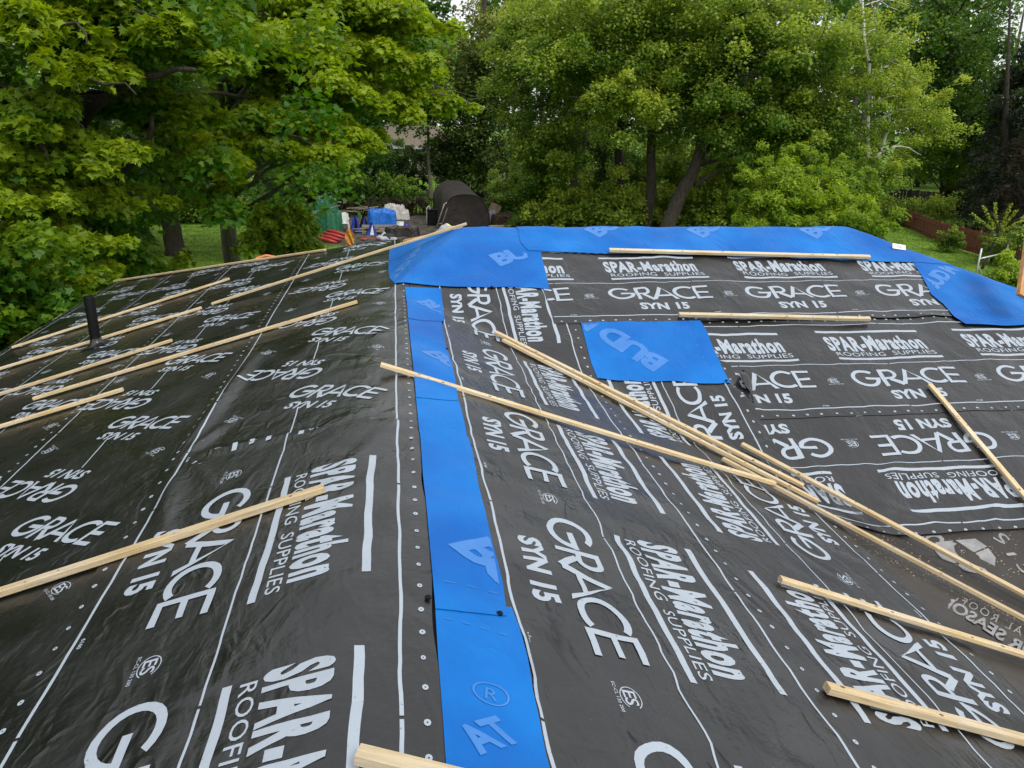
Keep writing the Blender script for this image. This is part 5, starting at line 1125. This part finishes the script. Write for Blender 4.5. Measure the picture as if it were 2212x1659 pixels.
# backpacks / folded chairs
bl = noisy('royal_blue_cloth', (.01, .03, .26), (.02, .06, .4), 5, .7, .3)
def chairbag(px, py, w, h, label, m1, m2, seed):
    p, s = gpos(px, py); root = empty('folded_camp_chair', p, label, 'camp chair'); rr = random.Random(seed)
    mb = MB(); mb.add([p+Vector((-w/2, 0, 0)), p+Vector((w/2, -.1, 0)), p+Vector((w*.12, .1, h)), p+Vector((-w*.12, .12, h)), p+Vector((-w/2, .3, 0)), p+Vector((w/2, .3, 0))], [(0, 1, 2, 3), (1, 5, 2), (0, 3, 4), (4, 3, 2, 5)]); mb.build('seat_fabric', m1, root)
    mb = MB(); mb.add([p+Vector((-w*.15, -.06, .02)), p+Vector((w*.22, -.12, .02)), p+Vector((w*.08, .05, h*.9))], [(0, 1, 2)]); mb.add([p+Vector((-w*.15, -.08, .02)), p+Vector((w*.22, -.14, .02)), p+Vector((w*.08, .03, h*.9))], [(2, 1, 0)]); mb.build('stripe', m2, root)
    for sx in (-1, 1): mb = MB(); mb.tube([p+Vector((sx*w*.52, -.05, 0)), p+Vector((-sx*w*.1, .1, h*1.05))], .014, 6); mb.build('leg', M['abs'], root)
chairbag(803, 508, .55, .58, 'blue and white folded camp chair lying before the pallet', bl, white, 1)
chairbag(768, 503, .6, .85, 'dark blue folded camp chair beside the white plastic chair', bl, M['abs'], 2)
chairbag(786, 492, .5, .6, 'black folded camp chair in the clutter behind', M['abs'], bl, 3)
# stacked white plastic chair
p, s = gpos(745, 500); c = empty('plastic_chair', p, 'white plastic garden chair between the green tarp and the camp chairs', 'chair')
mb = MB(); mb.box(p+Vector((0, 0, .42)), (.42, .42, .04)); mb.build('seat', white, c, bevel=.01)
mb = MB(); V = []; Fs = []
for i in range(7):
    a = -1+i/3; V += [p+Vector((.22*a, .2-.05*(1-a*a)*-1, .43)), p+Vector((.20*a, .28+.05*(1-a*a), .85+.08*(1-a*a)))]
for i in range(6): Fs.append((2*i, 2*i+2, 2*i+3, 2*i+1))
mb.add(V, Fs); mb.add([v+Vector((0, .02, 0)) for v in V], Fs); mb.build('backrest', white, c)
for sx in (-1, 1):
    mb = MB(); mb.bar(p+Vector((.21*sx, -.2, .62)), p+Vector((.22*sx, .22, .64)), .05, .03); mb.build('armrest', white, c)
    for sy in (-1, 1): mb = MB(); mb.bar(p+Vector((.23*sx, .22*sy, 0)), p+Vector((.19*sx, .19*sy, .42)), .05, .04); mb.build('leg', white, c)
redm = noisy('red_plastic', (.28, .018, .014), (.38, .03, .025), 5, .45, .2)
p, s = gpos(725, 524)
for k in range(4):
    mb = MB(); o = Vector((-.42+.16*k, .1*k, .12+.1*k)); pts = [p+o+Vector((-.45, .25, .10)), p+o+Vector((0, .05, 0.02)), p+o+Vector((.5, -.2, -.08))]
    mb.tube(pts, [.07, .10, .07], 10); tag(mb.build('red_tube', redm, None, True), ['lowest', 'second lowest', 'second highest', 'topmost'][k]+' red plastic tube of the stack in front of the green tarp', 'tube', 'red plastic tubes stacked in the yard')
p, s = gpos(756, 530); mb = MB(); V = []; Fs = []
for i in range(9):
    for j in range(9): V.append(p+Vector((-.2+.05*i+.02*math.sin(j*2), .05*math.sin(i*1.3+j), .85*j/8*(1-.3*abs(i-4)/4))))
for i in range(8):
    for j in range(8): a = i*9+j; Fs.append((a, a+9, a+10, a+1))
mb.add(V, Fs); tag(mb.build('orange_netting', noisy('orange_net', (.45, .17, .02), (.6, .28, .05), 20, .7, .2)), 'bunched orange netting standing right of the red tubes', 'netting')
p, s = gpos(797, 522); mb = MB(); n = 20; V = []; Fs = []
for r_, z in ((.27, 0), (.36, .15), (.38, .155), (.36, .14), (.26, .02)): V += [p+Vector((r_*1.1*math.cos(2*math.pi*j/n), r_*.7*math.sin(2*math.pi*j/n), z)) for j in range(n)]
for i in range(4):
    for j in range(n): Fs.append((i*n+j, i*n+(j+1) % n, (i+1)*n+(j+1) % n, (i+1)*n+j))
Fs.append(tuple(4*n+j for j in range(n))); mb.add(V, Fs); tag(mb.build('red_basin', redm, None, True), 'shallow red plastic basin lying on the dirt', 'basin')
# frames and posts
def loop_frame(a, b, wv, mat, name, label, r=.022, rungs=3):
    root = empty(name, a, label, 'frame'); mb = MB(); top = b+wv*.5+Vector((0, 0, .08)); mb.tube([a, b, top, b+wv, a+wv], [r]*5, 8); mb.build('rail', mat, root, True)
    for k in range(rungs): f = .2+.25*k; mb = MB(); mb.tube([a.lerp(b, f), (a+wv).lerp(b+wv, f)], r*.7, 6); mb.build('rung', mat, root)
p, s = gpos(922, 488); loop_frame(p, p+Vector((.02, 0, .95)), Vector((.16, .1, 0)), white, 'metal_frame', 'narrow white metal hoop frame standing left of the dark bin')
p, s = gpos(948, 494); loop_frame(p+Vector((-.15, -.1, 0)), p+Vector((.32, .2, 1.25)), Vector((.24, .1, 0)), noisy('aluminium', (.35, .33, .30), (.5, .48, .45), 5, .4, .1, metal=.6), 'aluminium_frame', 'leaning aluminium frame against the left side of the tent', .035, 1)
p, s = gpos(797, 478); mb = MB(); mb.tube([p, p+Vector((0, 0, 1.2))], .02, 6); tag(mb.build('stake', M['bark']), 'thin dark stake standing behind the yard clutter', 'stake')
p, s = gpos(1066, 487)
pm = noisy('pale_panel', (.38, .42, .48), (.5, .54, .6), 5, .6, .1); cb = noisy('cardboard', (.28, .20, .13), (.38, .28, .19), 5, .85, .1)
for k, (dx, dz, ry, mt, lb) in enumerate(((-.12, .45, -.25, pm, 'pale grey panel leaning right of the tent'), (.08, .95, .45, cb, 'brown cardboard panel at the top of the leaning pile'), (.12, .2, .35, white, 'small white panel low down right of the tent'))):
    mb = MB(); mb.box(p+Vector((dx, .05*k, dz)), ((.55, .6, .35)[k], .04, (.75, .45, .3)[k]), Matrix.Rotation(ry, 3, 'Y')); tag(mb.build('leaning_panel', mt, bevel=.005), lb, 'panel')
p, s = gpos(1088, 494); planks('lumber_offcut', [(p+Vector((-.8, 0, .1)), p+Vector((.5, .1, .1)))], M['pine'], 'tan timber beam on the ground right of the tent', 'timber', w=.2, t=.18)
p, s = gpos(830, 506); planks('scaffold_plank', [(p+Vector((-1.1, 0, .06)), p+Vector((1.2, .15, .06)))], wood_g, 'long flat grey plank on the dirt in front of the pallet', 'plank', w=.3, t=.05)
for k, (px, py) in enumerate(((632, 560), (645, 548), (598, 520))):
    p, s = gpos(px, py); mb = MB(); mb.tube([p, p+Vector((0, 0, 1.1))], .018, 6); tag(mb.build('fence_stake', M['abs']), ['dark wire stake nearest the roof edge by the sapling', 'dark wire stake just right of the nearest one', 'dark wire stake within the sapling leaves'][k], 'stake', 'thin dark stakes by the sapling')
# ------------------------------------------------------------------ red board fence on the right
def fence(pts, h, mat, label, board=.14, name='board_fence'):
    a0 = pts[0]; root = empty(name, a0, label, 'fence'); mb = MB(); rr = random.Random(4)
    for a, b in zip(pts[:-1], pts[1:]):
        L = (b-a).length; n = max(1, int(L/board)); d = (b-a)/L; R = Matrix.Rotation(math.atan2(d.y, d.x), 3, 'Z')
        for k in range(n): hh = h*rr.uniform(.97, 1.02); mb.box(a+d*(k+.5)*board+Vector((rr.uniform(-.01, .01), rr.uniform(-.01, .01), hh/2)), (board*.93, .02, hh), R)
    mb.build('board_panel', mat, root)
    for a, b in zip(pts[:-1], pts[1:]):
        for z in (.25, .8): mb = MB(); mb.bar(a+Vector((0, .05, h*z)), b+Vector((0, .05, h*z)), .04, .08); mb.build('rail', mat, root)
    for a in pts: mb = MB(); mb.box(a+Vector((0, .06, h/2+.03)), (.1, .1, h+.06)); mb.build('post', mat, root)
redw = noisy('red_stained_wood', (.13, .040, .022), (.21, .070, .036), 3, .85, .4, 30, stretch=(4, 4, .7))
fp = [gp(x, y) for x, y in ((1860, 462), (1971, 499), (2027, 524), (2072, 537), (2110, 548), (2200, 582), (2330, 625))]
fence(fp, 1.02, redw, 'reddish-brown board fence running down the right side of the lawn')
fp = [gp(x, y) for x, y in ((1850, 452), (1960, 458), (2080, 470), (2230, 478))]
fence(fp, 1.5, noisy('dark_wood', (.02, .017, .014), (.05, .042, .035), 3, .85, .4, 30, stretch=(4, 4, .7)), 'dark weathered fence in the shade beyond the red one', .2)
# clothes post frame
galv = noisy('galvanised', (.40, .42, .42), (.52, .54, .54), 8, .45, .1, metal=.3)
a = gp(2104, 612); b = gp(2162, 600); c = empty('clothes_post', a, 'grey pipe H-frame standing on the right lawn', 'clothes post')
for q_ in (a, b): mb = MB(); mb.tube([q_, q_+Vector((0, 0, 1.35))], .035, 8); mb.build('post', galv, c, True)
mb = MB(); mb.tube([a+Vector((0, 0, .95)), b+Vector((0, 0, 1.02))], .03, 8); mb.build('crossbar', galv, c, True)
mb = MB(); mb.tube([a+Vector((0, 0, .7)), a.lerp(b, .35)+Vector((0, 0, .1))], .018, 6); mb.build('brace', galv, c, True)
# grass tufts on the lawns near enough to read
rng = np.random.default_rng(300); N_ = 60000; xx = np.concatenate([rng.uniform(10, 34, N_//2), rng.uniform(-22, -3, N_//2)]); yy = np.concatenate([rng.uniform(18, 45, N_//2), rng.uniform(18, 45, N_//2)])
C = np.stack([xx, yy, gz(xx, yy)+.03], 1); Nn = rng.normal(size=(N_, 3))*np.array([1, 1, .3]); Nn /= np.linalg.norm(Nn, axis=1)[:, None]
kp = frustum_keep(C, rng, .03, 0); C = C[kp]; Nn = Nn[kp]; V, k = leaf_arrays(C, Nn, .10, 'needle', rng, .1)
tag(leaf_mesh('lawn_grass', leafmat('grass_blades', (.09, .18, .018), (.20, .32, .035), .4), None, [(V, k, np.repeat(rng.random(len(C)), k))]), 'short mown grass on the lawns', 'grass', None, 'stuff')
